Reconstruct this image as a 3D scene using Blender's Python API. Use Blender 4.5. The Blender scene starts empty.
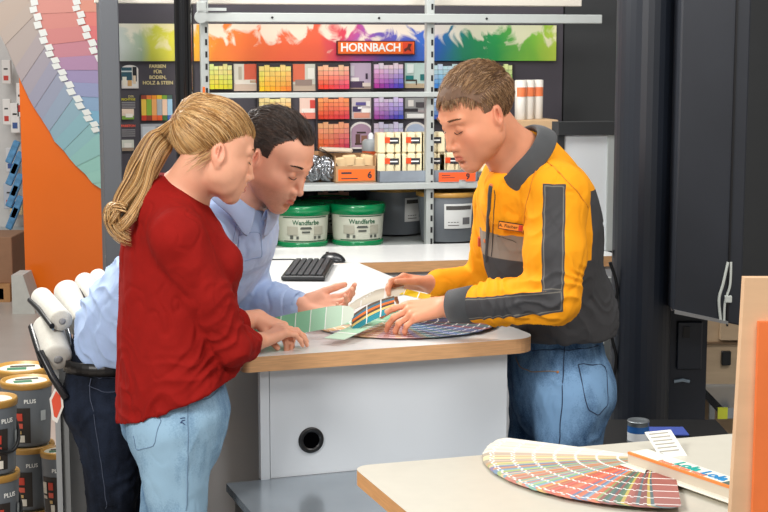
import bpy, math, random
import numpy as np
from mathutils import Vector, Matrix
random.seed(7); RNG = np.random.default_rng(7)
SC = bpy.context.scene; COL = SC.collection
R_ = math.radians
# ------------------------------------------------------------ camera and frames
CAMH = 1.77; FPX = 1500.0; PITCH = R_(7.63)
def ray(px, py):
    dx = (px-384)/FPX; dz = (256-py)/FPX
    c, s = math.cos(PITCH), math.sin(PITCH)
    return np.array([dx, c+s*dz, -s+c*dz])
def P(px, py, Y):
    d = ray(px, py); return np.array([0, 0, CAMH])+d*(Y/d[1])
def PZ(px, py, z):
    d = ray(px, py); return np.array([0, 0, CAMH])+d*((z-CAMH)/d[2])
class Frame:
    def __init__(s, x, y, deg):
        s.o = np.array([x, y]); s.a = R_(deg)
        s.u = np.array([math.cos(s.a), math.sin(s.a)]); s.n = np.array([-math.sin(s.a), math.cos(s.a)])
    def hit(s, px, py, v=0.0):                 # picture point -> (u, z) on the plane at depth v of this frame
        d = ray(px, py); t = (v+s.o@s.n)/(d[:2]@s.n)
        p = d*t; return (p[:2]-s.o)@s.u, CAMH+p[2]
    def loc(s, u, v, z): p = s.o+s.u*u+s.n*v; return (p[0], p[1], z)
# ------------------------------------------------------------ materials
def lin(c):
    c = c/255.0
    return c/12.92 if c <= .04045 else ((c+.055)/1.055)**2.4
def rgb(r, g, b): return (lin(r), lin(g), lin(b), 1)
def hexc(h): return rgb(int(h[0:2], 16), int(h[2:4], 16), int(h[4:6], 16))
def newmat(name):
    m = bpy.data.materials.new(name); m.use_nodes = True
    nt = m.node_tree; b = nt.nodes['Principled BSDF']
    return m, nt, b
def N(nt, t, **kw):
    n = nt.nodes.new(t)
    for k, v in kw.items():
        if k in n.inputs.keys() if hasattr(n.inputs, 'keys') else False: n.inputs[k].default_value = v
        else: setattr(n, k, v)
    return n
def mat(name, col, rough=.5, metal=0, noise=0, nscale=20, bump=0, bscale=200, spec=.5, coat=0, stretch=None, trans=0, alpha=1, sheen=0, emit=0):
    m, nt, b = newmat(name)
    c = col if len(col) == 4 else rgb(*col)
    b.inputs['Base Color'].default_value = c
    b.inputs['Roughness'].default_value = rough; b.inputs['Metallic'].default_value = metal
    b.inputs['Specular IOR Level'].default_value = spec; b.inputs['Coat Weight'].default_value = coat
    b.inputs['Transmission Weight'].default_value = trans; b.inputs['Alpha'].default_value = alpha
    b.inputs['Sheen Weight'].default_value = sheen
    tc = nt.nodes.new('ShaderNodeTexCoord'); src = tc.outputs['Object']
    if stretch:
        mp = nt.nodes.new('ShaderNodeMapping'); mp.inputs['Scale'].default_value = stretch
        nt.links.new(src, mp.inputs['Vector']); src = mp.outputs['Vector']
    if noise:
        n = nt.nodes.new('ShaderNodeTexNoise'); n.inputs['Scale'].default_value = nscale; n.inputs['Detail'].default_value = 5
        nt.links.new(src, n.inputs['Vector'])
        r = nt.nodes.new('ShaderNodeMapRange'); r.inputs['From Min'].default_value = .3; r.inputs['From Max'].default_value = .7
        r.inputs['To Min'].default_value = 1-noise; r.inputs['To Max'].default_value = 1+noise
        nt.links.new(n.outputs['Fac'], r.inputs['Value'])
        mx = nt.nodes.new('ShaderNodeVectorMath'); mx.operation = 'SCALE'; mx.inputs[0].default_value = c[:3]
        nt.links.new(r.outputs['Result'], mx.inputs['Scale']); nt.links.new(mx.outputs['Vector'], b.inputs['Base Color'])
    if bump:
        n = nt.nodes.new('ShaderNodeTexNoise'); n.inputs['Scale'].default_value = bscale; n.inputs['Detail'].default_value = 4
        nt.links.new(src, n.inputs['Vector'])
        bp = nt.nodes.new('ShaderNodeBump'); bp.inputs['Strength'].default_value = bump; bp.inputs['Distance'].default_value = .002
        nt.links.new(n.outputs['Fac'], bp.inputs['Height']); nt.links.new(bp.outputs['Normal'], b.inputs['Normal'])
    return m
def vcmat(name, rough=.5, spec=.4, coat=0, sss=0, bump=0, bscale=300, noise=0, nscale=60, sheen=0):
    m, nt, b = newmat(name)
    a = nt.nodes.new('ShaderNodeAttribute'); a.attribute_name = 'Col'
    b.inputs['Roughness'].default_value = rough; b.inputs['Specular IOR Level'].default_value = spec; b.inputs['Coat Weight'].default_value = coat
    b.inputs['Sheen Weight'].default_value = sheen
    src = a.outputs['Color']
    tc = nt.nodes.new('ShaderNodeTexCoord')
    if noise:
        n = nt.nodes.new('ShaderNodeTexNoise'); n.inputs['Scale'].default_value = nscale; n.inputs['Detail'].default_value = 5
        nt.links.new(tc.outputs['Object'], n.inputs['Vector'])
        r = nt.nodes.new('ShaderNodeMapRange'); r.inputs['From Min'].default_value = .3; r.inputs['From Max'].default_value = .7
        r.inputs['To Min'].default_value = 1-noise; r.inputs['To Max'].default_value = 1+noise
        nt.links.new(n.outputs['Fac'], r.inputs['Value'])
        mx = nt.nodes.new('ShaderNodeVectorMath'); mx.operation = 'SCALE'
        nt.links.new(src, mx.inputs[0]); nt.links.new(r.outputs['Result'], mx.inputs['Scale']); src = mx.outputs['Vector']
    nt.links.new(src, b.inputs['Base Color'])
    if sss:
        b.inputs['Subsurface Weight'].default_value = sss; b.inputs['Subsurface Scale'].default_value = .006
        b.inputs['Subsurface Radius'].default_value = (1, .35, .2)
    if bump:
        n = nt.nodes.new('ShaderNodeTexNoise'); n.inputs['Scale'].default_value = bscale; n.inputs['Detail'].default_value = 4
        nt.links.new(tc.outputs['Object'], n.inputs['Vector'])
        bp = nt.nodes.new('ShaderNodeBump'); bp.inputs['Strength'].default_value = bump; bp.inputs['Distance'].default_value = .002
        nt.links.new(n.outputs['Fac'], bp.inputs['Height']); nt.links.new(bp.outputs['Normal'], b.inputs['Normal'])
    return m
# ------------------------------------------------------------ mesh builder
class MB:
    def __init__(s): s.v = []; s.f = []; s.c = []; s.sm = []
    def _add(s, vs, fs, col=None, smooth=False):
        o = len(s.v); s.v += [tuple(map(float, v)) for v in vs]
        for f in fs: s.f.append([i+o for i in f]); s.c.append(col); s.sm.append(smooth)
        return s
    def box(s, x0, x1, y0, y1, z0, z1, col=None, bev=0):
        if bev and min(x1-x0, y1-y0, z1-z0) > 2.2*bev:
            b = bev; V = []; idx = {}
            for sx in (0, 1):
                for sy in (0, 1):
                    for sz in (0, 1):
                        X = (x0, x1)[sx]; Y = (y0, y1)[sy]; Z = (z0, z1)[sz]
                        dx = b*(1, -1)[sx]; dy = b*(1, -1)[sy]; dz = b*(1, -1)[sz]
                        idx[(sx, sy, sz, 0)] = len(V); V.append((X, Y+dy, Z+dz))
                        idx[(sx, sy, sz, 1)] = len(V); V.append((X+dx, Y, Z+dz))
                        idx[(sx, sy, sz, 2)] = len(V); V.append((X+dx, Y+dy, Z))
            F = []
            g = lambda a, b_, c, k: idx[(a, b_, c, k)]
            for a in (0, 1):
                q = [g(a, 0, 0, 0), g(a, 1, 0, 0), g(a, 1, 1, 0), g(a, 0, 1, 0)]; F.append(q if a else q[::-1])
                q = [g(0, a, 0, 1), g(1, a, 0, 1), g(1, a, 1, 1), g(0, a, 1, 1)]; F.append(q[::-1] if a else q)
                q = [g(0, 0, a, 2), g(1, 0, a, 2), g(1, 1, a, 2), g(0, 1, a, 2)]; F.append(q if a else q[::-1])
            for a in (0, 1):
                for c in (0, 1):
                    F.append([g(a, c, 0, 0), g(a, c, 1, 0), g(a, c, 1, 1), g(a, c, 0, 1)])
                    F.append([g(a, 0, c, 0), g(a, 1, c, 0), g(a, 1, c, 2), g(a, 0, c, 2)])
                    F.append([g(0, a, c, 1), g(1, a, c, 1), g(1, a, c, 2), g(0, a, c, 2)])
                    for d in (0, 1): F.append([g(a, c, d, 0), g(a, c, d, 1), g(a, c, d, 2)])
            return s._add(V, F, col)
        V = [(x0, y0, z0), (x1, y0, z0), (x1, y1, z0), (x0, y1, z0), (x0, y0, z1), (x1, y0, z1), (x1, y1, z1), (x0, y1, z1)]
        F = [(0, 3, 2, 1), (4, 5, 6, 7), (0, 1, 5, 4), (1, 2, 6, 5), (2, 3, 7, 6), (3, 0, 4, 7)]
        return s._add(V, F, col)
    def prism(s, poly, z0, z1, col=None, side=None):      # poly counter-clockwise in xy
        n = len(poly); V = [(x, y, z0) for x, y in poly]+[(x, y, z1) for x, y in poly]
        s._add(V, [list(range(n, 2*n)), list(range(n))[::-1]], col)
        s._add(V, [(i, (i+1) % n, n+(i+1) % n, n+i) for i in range(n)], side or col)
        return s
    def lathe(s, prof, n=32, col=None, c=(0, 0), smooth=True, sy=1, cap=True):
        V = []; F = []
        for r, z in prof:
            for k in range(n):
                a = 2*math.pi*k/n; V.append((c[0]+r*math.cos(a), c[1]+sy*r*math.sin(a), z))
        for j in range(len(prof)-1):
            for k in range(n): F.append((j*n+k, j*n+(k+1) % n, (j+1)*n+(k+1) % n, (j+1)*n+k))
        s._add(V, F, col, smooth)
        if cap:
            s._add(V[:n], [list(range(n))[::-1]], col); s._add(V[-n:], [list(range(n))], col)
        return s
    def tube(s, pts, r, n=8, col=None, cap=True):
        pts = [np.array(p, float) for p in pts]; K = len(pts)
        rs = r if hasattr(r, '__len__') else [r]*K; V = []; F = []
        up = None
        for i, p in enumerate(pts):
            t = pts[min(i+1, K-1)]-pts[max(i-1, 0)]; t = t/(np.linalg.norm(t)+1e-9)
            if up is None:
                up = np.array([0, 0, 1.]) if abs(t[2]) < .9 else np.array([1., 0, 0])
            a = np.cross(t, up); a /= np.linalg.norm(a)+1e-9; b = np.cross(a, t); up = b
            for k in range(n):
                q = 2*math.pi*k/n; V.append(p+rs[i]*(math.cos(q)*a+math.sin(q)*b))
        for j in range(K-1):
            for k in range(n): F.append((j*n+k, j*n+(k+1) % n, (j+1)*n+(k+1) % n, (j+1)*n+k))
        s._add(V, F, col, True)
        if cap: s._add(V[:n], [list(range(n))], col); s._add(V[-n:], [list(range(n))[::-1]], col)
        return s
    def quad(s, a, b, c, d, col=None): return s._add([a, b, c, d], [(0, 1, 2, 3)], col)
    def build(s, name, m, parent=None, loc=None, rot=None, bevel=0):
        me = bpy.data.meshes.new(name); me.from_pydata(s.v, [], s.f); me.validate()
        if any(c is not None for c in s.c) and len(me.polygons) == len(s.f):
            at = me.color_attributes.new('Col', 'FLOAT_COLOR', 'CORNER'); i = 0
            buf = []
            for f, c in zip(s.f, s.c):
                c = c or (.8, .8, .8, 1); buf += list(c)*len(f)
            at.data.foreach_set('color', buf)
        if len(me.polygons) == len(s.f): me.polygons.foreach_set('use_smooth', s.sm)
        ms = m if isinstance(m, (list, tuple)) else [m]
        for q in ms: me.materials.append(q)
        o = bpy.data.objects.new(name, me); COL.objects.link(o)
        if parent is not None:
            o.parent = parent
            if parent.get('category') == 'person': o.matrix_parent_inverse = Matrix.Translation(-Vector(parent.location))
        if loc is not None: o.location = loc
        if rot is not None: o.rotation_euler = rot
        if bevel:
            b = o.modifiers.new('b', 'BEVEL'); b.width = bevel; b.segments = 2; b.limit_method = 'ANGLE'
        return o
def tag(o, label=None, cat=None, group=None, kind=None):
    for k, v in (('label', label), ('category', cat), ('group', group), ('kind', kind)):
        if v: o[k] = v
    return o
def thing(name, label, cat, loc=(0, 0, 0), rz=0, group=None):
    o = bpy.data.objects.new(name, None); COL.objects.link(o); o.location = loc; o.rotation_euler = (0, 0, rz)
    o.empty_display_size = .05
    return tag(o, label, cat, group)
def kids(o): return [c for c in bpy.data.objects if c.parent == o]
def copy_tree(o, loc=None, rz=None, label=None, parent=None):
    c = o.copy(); COL.objects.link(c)
    if parent is not None: c.parent = parent
    if loc is not None: c.location = loc
    if rz is not None: c.rotation_euler = (0, 0, rz)
    if label: c['label'] = label
    for ch in kids(o): copy_tree(ch, parent=c)
    return c
def text(body, size, m, name='lettering', parent=None, loc=(0, 0, 0), rot=(0, 0, 0), ext=.0006, align='CENTER', xs=1.0, bold=0, space=1.0):
    cu = bpy.data.curves.new(name, 'FONT'); cu.body = body; cu.size = size; cu.align_x = align; cu.align_y = 'CENTER'
    cu.extrude = ext; cu.offset = bold; cu.resolution_u = 3; cu.space_character = space
    o = bpy.data.objects.new(name, cu); COL.objects.link(o)
    bpy.context.view_layer.update()
    dg = bpy.context.evaluated_depsgraph_get()
    me = bpy.data.meshes.new_from_object(o.evaluated_get(dg)); me.name = name
    bpy.data.objects.remove(o); me.materials.clear(); me.materials.append(m)
    q = bpy.data.objects.new(name, me); COL.objects.link(q)
    q.scale = (xs, 1, 1); q.location = loc; q.rotation_euler = rot
    if parent is not None: q.parent = parent
    return q
FRONT = (math.pi/2, 0, 0)       # lettering that faces -Y
# ------------------------------------------------------------ implicit surfaces
def nrm(v): v = np.asarray(v, float); return v/(np.linalg.norm(v)+1e-12)
class Vol:
    def __init__(s, lo, hi, h):
        s.lo = np.asarray(lo, float); s.h = h
        s.n = np.ceil((np.asarray(hi)-s.lo)/h).astype(int)+1
        s.V = np.full(tuple(s.n), .5, np.float32)
        s.ax = [(s.lo[i]+h*np.arange(s.n[i])).astype(np.float32) for i in range(3)]
    def sub(s, lo, hi):
        a = np.clip(np.floor((np.asarray(lo)-s.lo)/s.h).astype(int), 0, s.n-1)
        b = np.clip(np.ceil((np.asarray(hi)-s.lo)/s.h).astype(int)+1, 1, s.n)
        if (b <= a).any(): return None
        sl = tuple(slice(int(a[i]), int(b[i])) for i in range(3))
        return sl, (s.ax[0][sl[0]][:, None, None], s.ax[1][sl[1]][None, :, None], s.ax[2][sl[2]][None, None, :])
    def apply(s, lo, hi, fn, k, mode='u'):
        m = k+3*s.h
        q = s.sub(np.asarray(lo)-m, np.asarray(hi)+m)
        if q is None: return
        sl, (X, Y, Z) = q
        d = fn(X, Y, Z).astype(np.float32); a = s.V[sl]
        if mode == 's': d = -d
        if mode == 'u':
            h = np.maximum(k-np.abs(a-d), 0)/max(k, 1e-6); s.V[sl] = np.minimum(a, d)-h*h*k*.25
        else:
            h = np.maximum(k-np.abs(a-d), 0)/max(k, 1e-6); s.V[sl] = np.maximum(a, d)+h*h*k*.25
    def cap(s, a, b, ra, rb=None, k=.01, mode='u', axis=None, ratio=1.):
        rb = ra if rb is None else rb
        a = np.asarray(a, float); b = np.asarray(b, float); ab = b-a; L2 = max(ab@ab, 1e-12)
        R = max(ra, rb)*max(1, ratio); lo = np.minimum(a, b)-R; hi = np.maximum(a, b)+R
        def fn(X, Y, Z):
            x = X-a[0]; y = Y-a[1]; z = Z-a[2]
            t = np.clip((x*ab[0]+y*ab[1]+z*ab[2])/L2, 0, 1)
            x = x-t*ab[0]; y = y-t*ab[1]; z = z-t*ab[2]
            d2 = x*x+y*y+z*z
            if axis is not None:
                q = x*axis[0]+y*axis[1]+z*axis[2]; d2 = d2+q*q*(1/ratio**2-1)
                return (np.sqrt(np.maximum(d2, 0))-(ra+t*(rb-ra)))*min(1, ratio)
            return np.sqrt(d2)-(ra+t*(rb-ra))
        s.apply(lo, hi, fn, k, mode)
    def ell(s, c, rad, R=None, k=.01, mode='u'):
        c = np.asarray(c, float); R = np.eye(3) if R is None else R; rad = np.asarray(rad, float)
        ext = np.sqrt(((R*rad)**2).sum(1)); lo = c-ext; hi = c+ext
        def fn(X, Y, Z):
            x = X-c[0]; y = Y-c[1]; z = Z-c[2]; k0 = 0; k1 = 0
            for i in range(3):
                q = x*R[0, i]+y*R[1, i]+z*R[2, i]
                k0 = k0+(q/rad[i])**2; k1 = k1+(q/rad[i]**2)**2
            k0 = np.sqrt(k0); k1 = np.sqrt(k1)+1e-6
            return k0*(k0-1)/k1
        s.apply(lo, hi, fn, k, mode)
    def plane(s, p, n, k=.004):       # keep the side n points away from
        p = np.asarray(p, float); n = nrm(n)
        X = s.ax[0][:, None, None]; Y = s.ax[1][None, :, None]; Z = s.ax[2][None, None, :]
        d = ((X-p[0])*n[0]+(Y-p[1])*n[1]+(Z-p[2])*n[2]).astype(np.float32)
        h = np.maximum(k-np.abs(s.V-d), 0)/k; s.V = np.maximum(s.V, d)+h*h*k*.25
    def mesh(s):
        V = s.V; I = V < 0; nx, ny, nz = V.shape
        c = np.zeros((nx-1, ny-1, nz-1), np.uint8)
        for a in (0, 1):
            for b in (0, 1):
                for d in (0, 1): c += I[a:nx-1+a, b:ny-1+b, d:nz-1+d]
        cells = np.argwhere((c > 0) & (c < 8)); M = len(cells)
        idx = np.full(c.shape, -1, np.int32); idx[tuple(cells.T)] = np.arange(M)
        acc = np.zeros((M, 3)); cnt = np.zeros(M)
        for ax in range(3):
            o1, o2 = [i for i in range(3) if i != ax]
            for a in (0, 1):
                for b in (0, 1):
                    p = cells.copy(); p[:, o1] += a; p[:, o2] += b
                    q = p.copy(); q[:, ax] += 1
                    va = V[tuple(p.T)]; vb = V[tuple(q.T)]; m = (va < 0) != (vb < 0)
                    t = va[m]/(va[m]-vb[m]); pos = p[m].astype(float); pos[:, ax] += t
                    acc[m] += pos; cnt[m] += 1
        verts = s.lo+s.h*acc/cnt[:, None]
        quads = []
        for ax in range(3):
            o1, o2 = [(1, 2), (2, 0), (0, 1)][ax]
            sa = [slice(None)]*3; sb = [slice(None)]*3
            sa[ax] = slice(0, -1); sb[ax] = slice(1, None)
            e = I[tuple(sa)] != I[tuple(sb)]; pts = np.argwhere(e)
            ok = (pts[:, o1] > 0) & (pts[:, o2] > 0) & (pts[:, o1] < V.shape[o1]-1) & (pts[:, o2] < V.shape[o2]-1); pts = pts[ok]
            ins = I[tuple(pts.T)]
            q = []
            for da, db in ((-1, -1), (0, -1), (0, 0), (-1, 0)):
                p = pts.copy(); p[:, o1] += da; p[:, o2] += db; q.append(idx[tuple(p.T)])
            q = np.stack(q, 1); q[~ins] = q[~ins][:, ::-1]; quads.append(q)
        F = np.concatenate(quads); F = F[(F >= 0).all(1)]
        return verts, F
def vnormals(V, F):
    n = np.cross(V[F[:, 2]]-V[F[:, 0]], V[F[:, 3]]-V[F[:, 1]] if F.shape[1] == 4 else V[F[:, 1]]-V[F[:, 0]])
    if F.shape[1] == 3: n = -n
    out = np.zeros_like(V)
    for k in range(F.shape[1]):
        for j in range(3): out[:, j] += np.bincount(F[:, k], n[:, j], len(V))
    return out/(np.linalg.norm(out, axis=1)[:, None]+1e-12)
def smoothv(V, F, it=1, lam=.5):
    E = np.concatenate([F[:, [0, 1]], F[:, [1, 2]], F[:, [2, 3]], F[:, [3, 0]]]); E = np.concatenate([E, E[:, ::-1]])
    deg = np.bincount(E[:, 0], minlength=len(V)).astype(float)+1e-9
    for _ in range(it):
        A = np.stack([np.bincount(E[:, 0], V[E[:, 1], j], len(V)) for j in range(3)], 1)/deg[:, None]
        V = V+lam*(A-V)
    return V
_perm = np.random.default_rng(3).permutation(256); _perm = np.concatenate([_perm, _perm, _perm])
_grad = np.random.default_rng(4).normal(size=(256, 3)); _grad /= np.linalg.norm(_grad, axis=1)[:, None]
def noise3(p):
    p = np.asarray(p, float); i = np.floor(p).astype(int); f = p-i; i &= 255
    u = f*f*f*(f*(f*6-15)+10); out = 0
    for dx in (0, 1):
        for dy in (0, 1):
            for dz in (0, 1):
                h = _perm[_perm[_perm[i[:, 0]+dx]+i[:, 1]+dy]+i[:, 2]+dz] % 256
                g = _grad[h]; w = (u[:, 0] if dx else 1-u[:, 0])*(u[:, 1] if dy else 1-u[:, 1])*(u[:, 2] if dz else 1-u[:, 2])
                out = out+w*((f-np.array([dx, dy, dz]))*g).sum(1)
    return out
def rawmesh(name, V, F, m, parent=None, col=None, attrs=None, smooth=True):
    me = bpy.data.meshes.new(name); V = np.asarray(V, np.float32); F = np.asarray(F, np.int32); k = F.shape[1]
    me.vertices.add(len(V)); me.vertices.foreach_set('co', V.ravel())
    me.loops.add(F.size); me.loops.foreach_set('vertex_index', F.ravel())
    me.polygons.add(len(F)); me.polygons.foreach_set('loop_start', np.arange(0, F.size, k, dtype=np.int32))
    try: me.polygons.foreach_set('loop_total', np.full(len(F), k, np.int32))
    except Exception: pass
    me.update(calc_edges=True)
    me.polygons.foreach_set('use_smooth', np.full(len(F), smooth))
    if col is not None:
        a = me.color_attributes.new('Col', 'FLOAT_COLOR', 'POINT'); c = np.ones((len(V), 4), np.float32); c[:, :3] = col[:, :3]
        a.data.foreach_set('color', c.ravel())
    for kx, va in (attrs or {}).items():
        a = me.attributes.new(kx, 'FLOAT', 'POINT'); a.data.foreach_set('value', np.asarray(va, np.float32))
    me.materials.append(m)
    o = bpy.data.objects.new(name, me); COL.objects.link(o)
    if parent is not None:
        o.parent = parent; o.matrix_parent_inverse = Matrix.Translation(-Vector(parent.location)) if parent.rotation_euler.z == 0 else Matrix.Rotation(-parent.rotation_euler.z, 4, 'Z') @ Matrix.Translation(-Vector(parent.location))
    return o
def strands(name, paths, r, m, parent, taper=.35, n=3):
    Pn = np.asarray(paths, float); S, K, _ = Pn.shape
    T = np.gradient(Pn, axis=1); T /= np.linalg.norm(T, axis=2)[..., None]+1e-9
    ref = RNG.normal(size=(S, 1, 3)); A = np.cross(T, ref); A /= np.linalg.norm(A, axis=2)[..., None]+1e-9; B = np.cross(T, A)
    rr = (np.asarray(r).reshape(-1, 1) if np.ndim(r) else np.full((S, 1), r))*np.linspace(1, taper, K)[None, :]
    vs = []
    for k in range(n):
        q = 2*math.pi*k/n; vs.append(Pn+rr[..., None]*(math.cos(q)*A+math.sin(q)*B))
    V = np.stack(vs, 2).reshape(-1, 3)
    s_, k_, j_ = np.meshgrid(np.arange(S), np.arange(K-1), np.arange(n), indexing='ij')
    base = (s_*K+k_)*n
    F = np.stack([base+j_, base+(j_+1) % n, base+n+(j_+1) % n, base+n+j_], -1).reshape(-1, 4)
    return rawmesh(name, V, F, m, parent)
# ============================================================ setting
FB = Frame(0, 7.0, 12); FC = Frame(0, 4.1, 19); FK = Frame(0, 5.7, 13)
M_floor = mat('floor_mat', (176, 166, 156), .35, noise=.06, nscale=3, bump=.05, bscale=40)
M_dark = mat('anthracite', (44, 46, 48), .7, noise=.05, nscale=6)
M_wall = mat('pale_wall', (205, 203, 198), .8, noise=.03, nscale=2)
M_white = mat('white_laminate', (226, 230, 233), .3, noise=.015, nscale=4)
M_panel = mat('light_grey_panel', (206, 211, 216), .35, noise=.015, nscale=3)
M_ctop = mat('counter_top_mat', (222, 223, 222), .22, noise=.02, nscale=30)
M_wood = mat('beech_edge', (205, 158, 112), .45, noise=.14, nscale=14, stretch=(1.2, 1.2, 22), bump=.05, bscale=80)
M_steel = mat('brushed_steel', (158, 168, 176), .16, metal=.5, noise=.06, nscale=5)
M_black = mat('black_plastic', (18, 18, 20), .35)
M_gloss = mat('gloss_black', (10, 10, 12), .12, coat=.6)
M_rack = mat('rack_paint', (172, 177, 175), .4, noise=.02)
M_hole = mat('slot_black', (25, 25, 27), .8)
M_card = mat('cardboard', (178, 138, 98), .85, noise=.05, nscale=12)
VC = vcmat('printed', .5); VCG = vcmat('printed_gloss', .5, spec=.3); VCM = vcmat('print_matt', .8, spec=.2)
def struct(o): o['kind'] = 'structure'; return o
struct(MB().box(-9, 9, -2.5, 15, -.1, 0).build('floor', M_floor))
struct(MB().box(-9, 9, 13.5, 13.7, 0, 4).build('wall_back', M_wall))
struct(MB().box(-9.2, -9, -2.5, 13.7, 0, 4).build('wall_left', M_wall))
struct(MB().box(5, 5.2, -2.5, 13.7, 0, 4).build('wall_right', M_wall))
# dark partition to the right of the shelves
u0, _ = FB.hit(562, 200, .0)
struct(MB().box(u0, u0+3.2, .0, .12, 0, 3.6).build('wall_partition', M_dark, loc=(0, 7.0, 0), rot=(0, 0, FB.a)))
def FBb(name, m, parts, parent=None, bevel=0, z=0):   # mesh in the shelf frame
    pass
def wl(fr, px, py, v=0):
    u, z = fr.hit(px, py, v); return u, z
# ------------------------------------------------------------ display wall behind the shelves
uL, _ = wl(FB, 118, 100); uR, _ = wl(FB, 562, 100)
M_disp = mat('display_board', (66, 62, 70), .6, noise=.05, nscale=3)
disp = thing('display_wall', 'dark grey display wall carrying colour cards and banners behind the shelf rack', 'display wall', FB.loc(0, 0, 0), FB.a)
MB().box(uL, uR, .0, .05, 0, 2.35).build('board', M_disp, disp)
um, _ = wl(FB, 192.5, 100)
MB().box(um-.008, um+.008, -.012, 0, 0, 2.3).build('joint_strip', M_black, disp)
def banner_mat(name, stops, seed, white=.5):
    m, nt, b = newmat(name); b.inputs['Roughness'].default_value = .4
    tc = nt.nodes.new('ShaderNodeTexCoord')
    n = nt.nodes.new('ShaderNodeTexNoise'); n.inputs['Scale'].default_value = 7; n.inputs['Detail'].default_value = 6; n.inputs['Distortion'].default_value = .6
    mp = nt.nodes.new('ShaderNodeMapping'); mp.inputs['Location'].default_value = (seed, 0, seed)
    nt.links.new(tc.outputs['Object'], mp.inputs['Vector']); nt.links.new(mp.outputs['Vector'], n.inputs['Vector'])
    sp = nt.nodes.new('ShaderNodeSeparateXYZ'); nt.links.new(tc.outputs['Generated'], sp.inputs['Vector'])
    a = nt.nodes.new('ShaderNodeMath'); a.operation = 'MULTIPLY_ADD'; a.inputs[1].default_value = .25; a.inputs[2].default_value = -.125
    nt.links.new(n.outputs['Fac'], a.inputs[0])
    s = nt.nodes.new('ShaderNodeMath'); s.operation = 'ADD'; nt.links.new(sp.outputs['X'], s.inputs[0]); nt.links.new(a.outputs[0], s.inputs[1])
    r = nt.nodes.new('ShaderNodeValToRGB'); nt.links.new(s.outputs[0], r.inputs['Fac'])
    e = r.color_ramp.elements
    e[0].position = stops[0][0]; e[0].color = rgb(*stops[0][1]); e[1].position = stops[-1][0]; e[1].color = rgb(*stops[-1][1])
    for p, c in stops[1:-1]:
        q = e.new(p); q.color = rgb(*c)
    n2 = nt.nodes.new('ShaderNodeTexNoise'); n2.inputs['Scale'].default_value = 11; n2.inputs['Detail'].default_value = 7; n2.inputs['Distortion'].default_value = .8
    nt.links.new(mp.outputs['Vector'], n2.inputs['Vector'])
    w = nt.nodes.new('ShaderNodeMath'); w.operation = 'MULTIPLY_ADD'; w.inputs[1].default_value = .38; nt.links.new(sp.outputs['Z'], w.inputs[0]); nt.links.new(n2.outputs['Fac'], w.inputs[2])
    mr = nt.nodes.new('ShaderNodeMapRange'); mr.inputs['From Min'].default_value = .72; mr.inputs['From Max'].default_value = .82; mr.inputs['To Max'].default_value = white
    nt.links.new(w.outputs[0], mr.inputs['Value'])
    mx = nt.nodes.new('ShaderNodeMix'); mx.data_type = 'RGBA'; nt.links.new(mr.outputs[0], mx.inputs['Factor'])
    nt.links.new(r.outputs['Color'], mx.inputs[6]); mx.inputs[7].default_value = rgb(238, 226, 205)
    nt.links.new(mx.outputs[2], b.inputs['Base Color'])
    return m
def banner(px0, px1, m, label):
    a, zt = wl(FB, px0, 24.3, -.02); b_, zb = wl(FB, px1, 61, -.02)
    _, zt = wl(FB, 300, 24.3, -.02); _, zb = wl(FB, 300, 61, -.02)
    o = MB().box(0, b_-a, 0, .018, 0, zt-zb).build('banner', m, loc=FB.loc(a, -.02, zb), rot=(0, 0, FB.a))
    return tag(o, label, 'banner', 'watercolour banners'), a, zb, zt, b_
y_ = [(.0, (196, 204, 198)), (.3, (150, 170, 140)), (.45, (190, 192, 60)), (.7, (222, 214, 60)), (.85, (205, 200, 90)), (1, (236, 180, 50))]
o_ = [(.0, (242, 176, 40)), (.1, (240, 130, 40)), (.35, (236, 98, 52)), (.52, (228, 92, 60)), (.62, (212, 60, 84)), (.7, (170, 80, 160)), (.8, (110, 84, 170)), (.92, (60, 90, 185)), (1, (50, 110, 200))]
g_ = [(.0, (30, 80, 170)), (.25, (20, 120, 90)), (.5, (30, 140, 70)), (.8, (120, 180, 60)), (1, (180, 200, 70))]
banner(119, 191.5, banner_mat('banner_green_yellow', y_, 3.1, .55), 'grey green and yellow watercolour banner at the left end of the display wall')
_, a2, zb2, zt2, b2 = banner(193.5, 428, banner_mat('banner_orange_blue', o_, 8.3, .9), 'orange to purple and blue watercolour banner with the white shop lettering')
banner(432, 556, banner_mat('banner_green', g_, 5.7, .7), 'blue to green watercolour banner behind the employee, right of the rack post')
# shop sign on the banner
sx0, sz1 = wl(FB, 337, 40.5, -.045); sx1, sz0 = wl(FB, 415, 55.5, -.045)
_, sz1 = wl(FB, 376, 40.8, -.045); _, sz0 = wl(FB, 376, 54.8, -.045)
M_or = mat('signal_orange', (238, 104, 20), .45); M_wt = mat('white_letter', (245, 245, 240), .5); M_dbrown = mat('dark_rim', (90, 30, 20), .6)
sg = thing('shop_sign', 'orange shop name sign with white letters and square emblem on the banner', 'sign', FB.loc(sx0, -.045, sz0), FB.a)
W = sx1-sx0; H = sz1-sz0
MB().box(0, W, 0, .02, 0, H).build('rim', M_dbrown, sg)
MB().box(.005, W-.005, -.002, .0, .005, H-.005).build('face', M_or, sg)
t = text('HORNBACH', H*.98, M_wt, 'lettering', sg, (W*.43, -.003, H*.5), FRONT, bold=.0016, space=.98)
t.scale = (W*.76/max(t.dimensions.x, 1e-4),)*2+(1,)
t.scale = (W*.76/t.dimensions.x, H*.62/(t.dimensions.y+1e-6), 1)
e = MB(); ex = W*.84
e.box(ex, ex+W*.13, -.004, -.002, H*.1, H*.9); e.build('emblem_square', mat('deep_orange', (216, 62, 24), .5), sg)
e = MB(); c0 = (ex+W*.065, H*.5); q = H*.3
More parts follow.
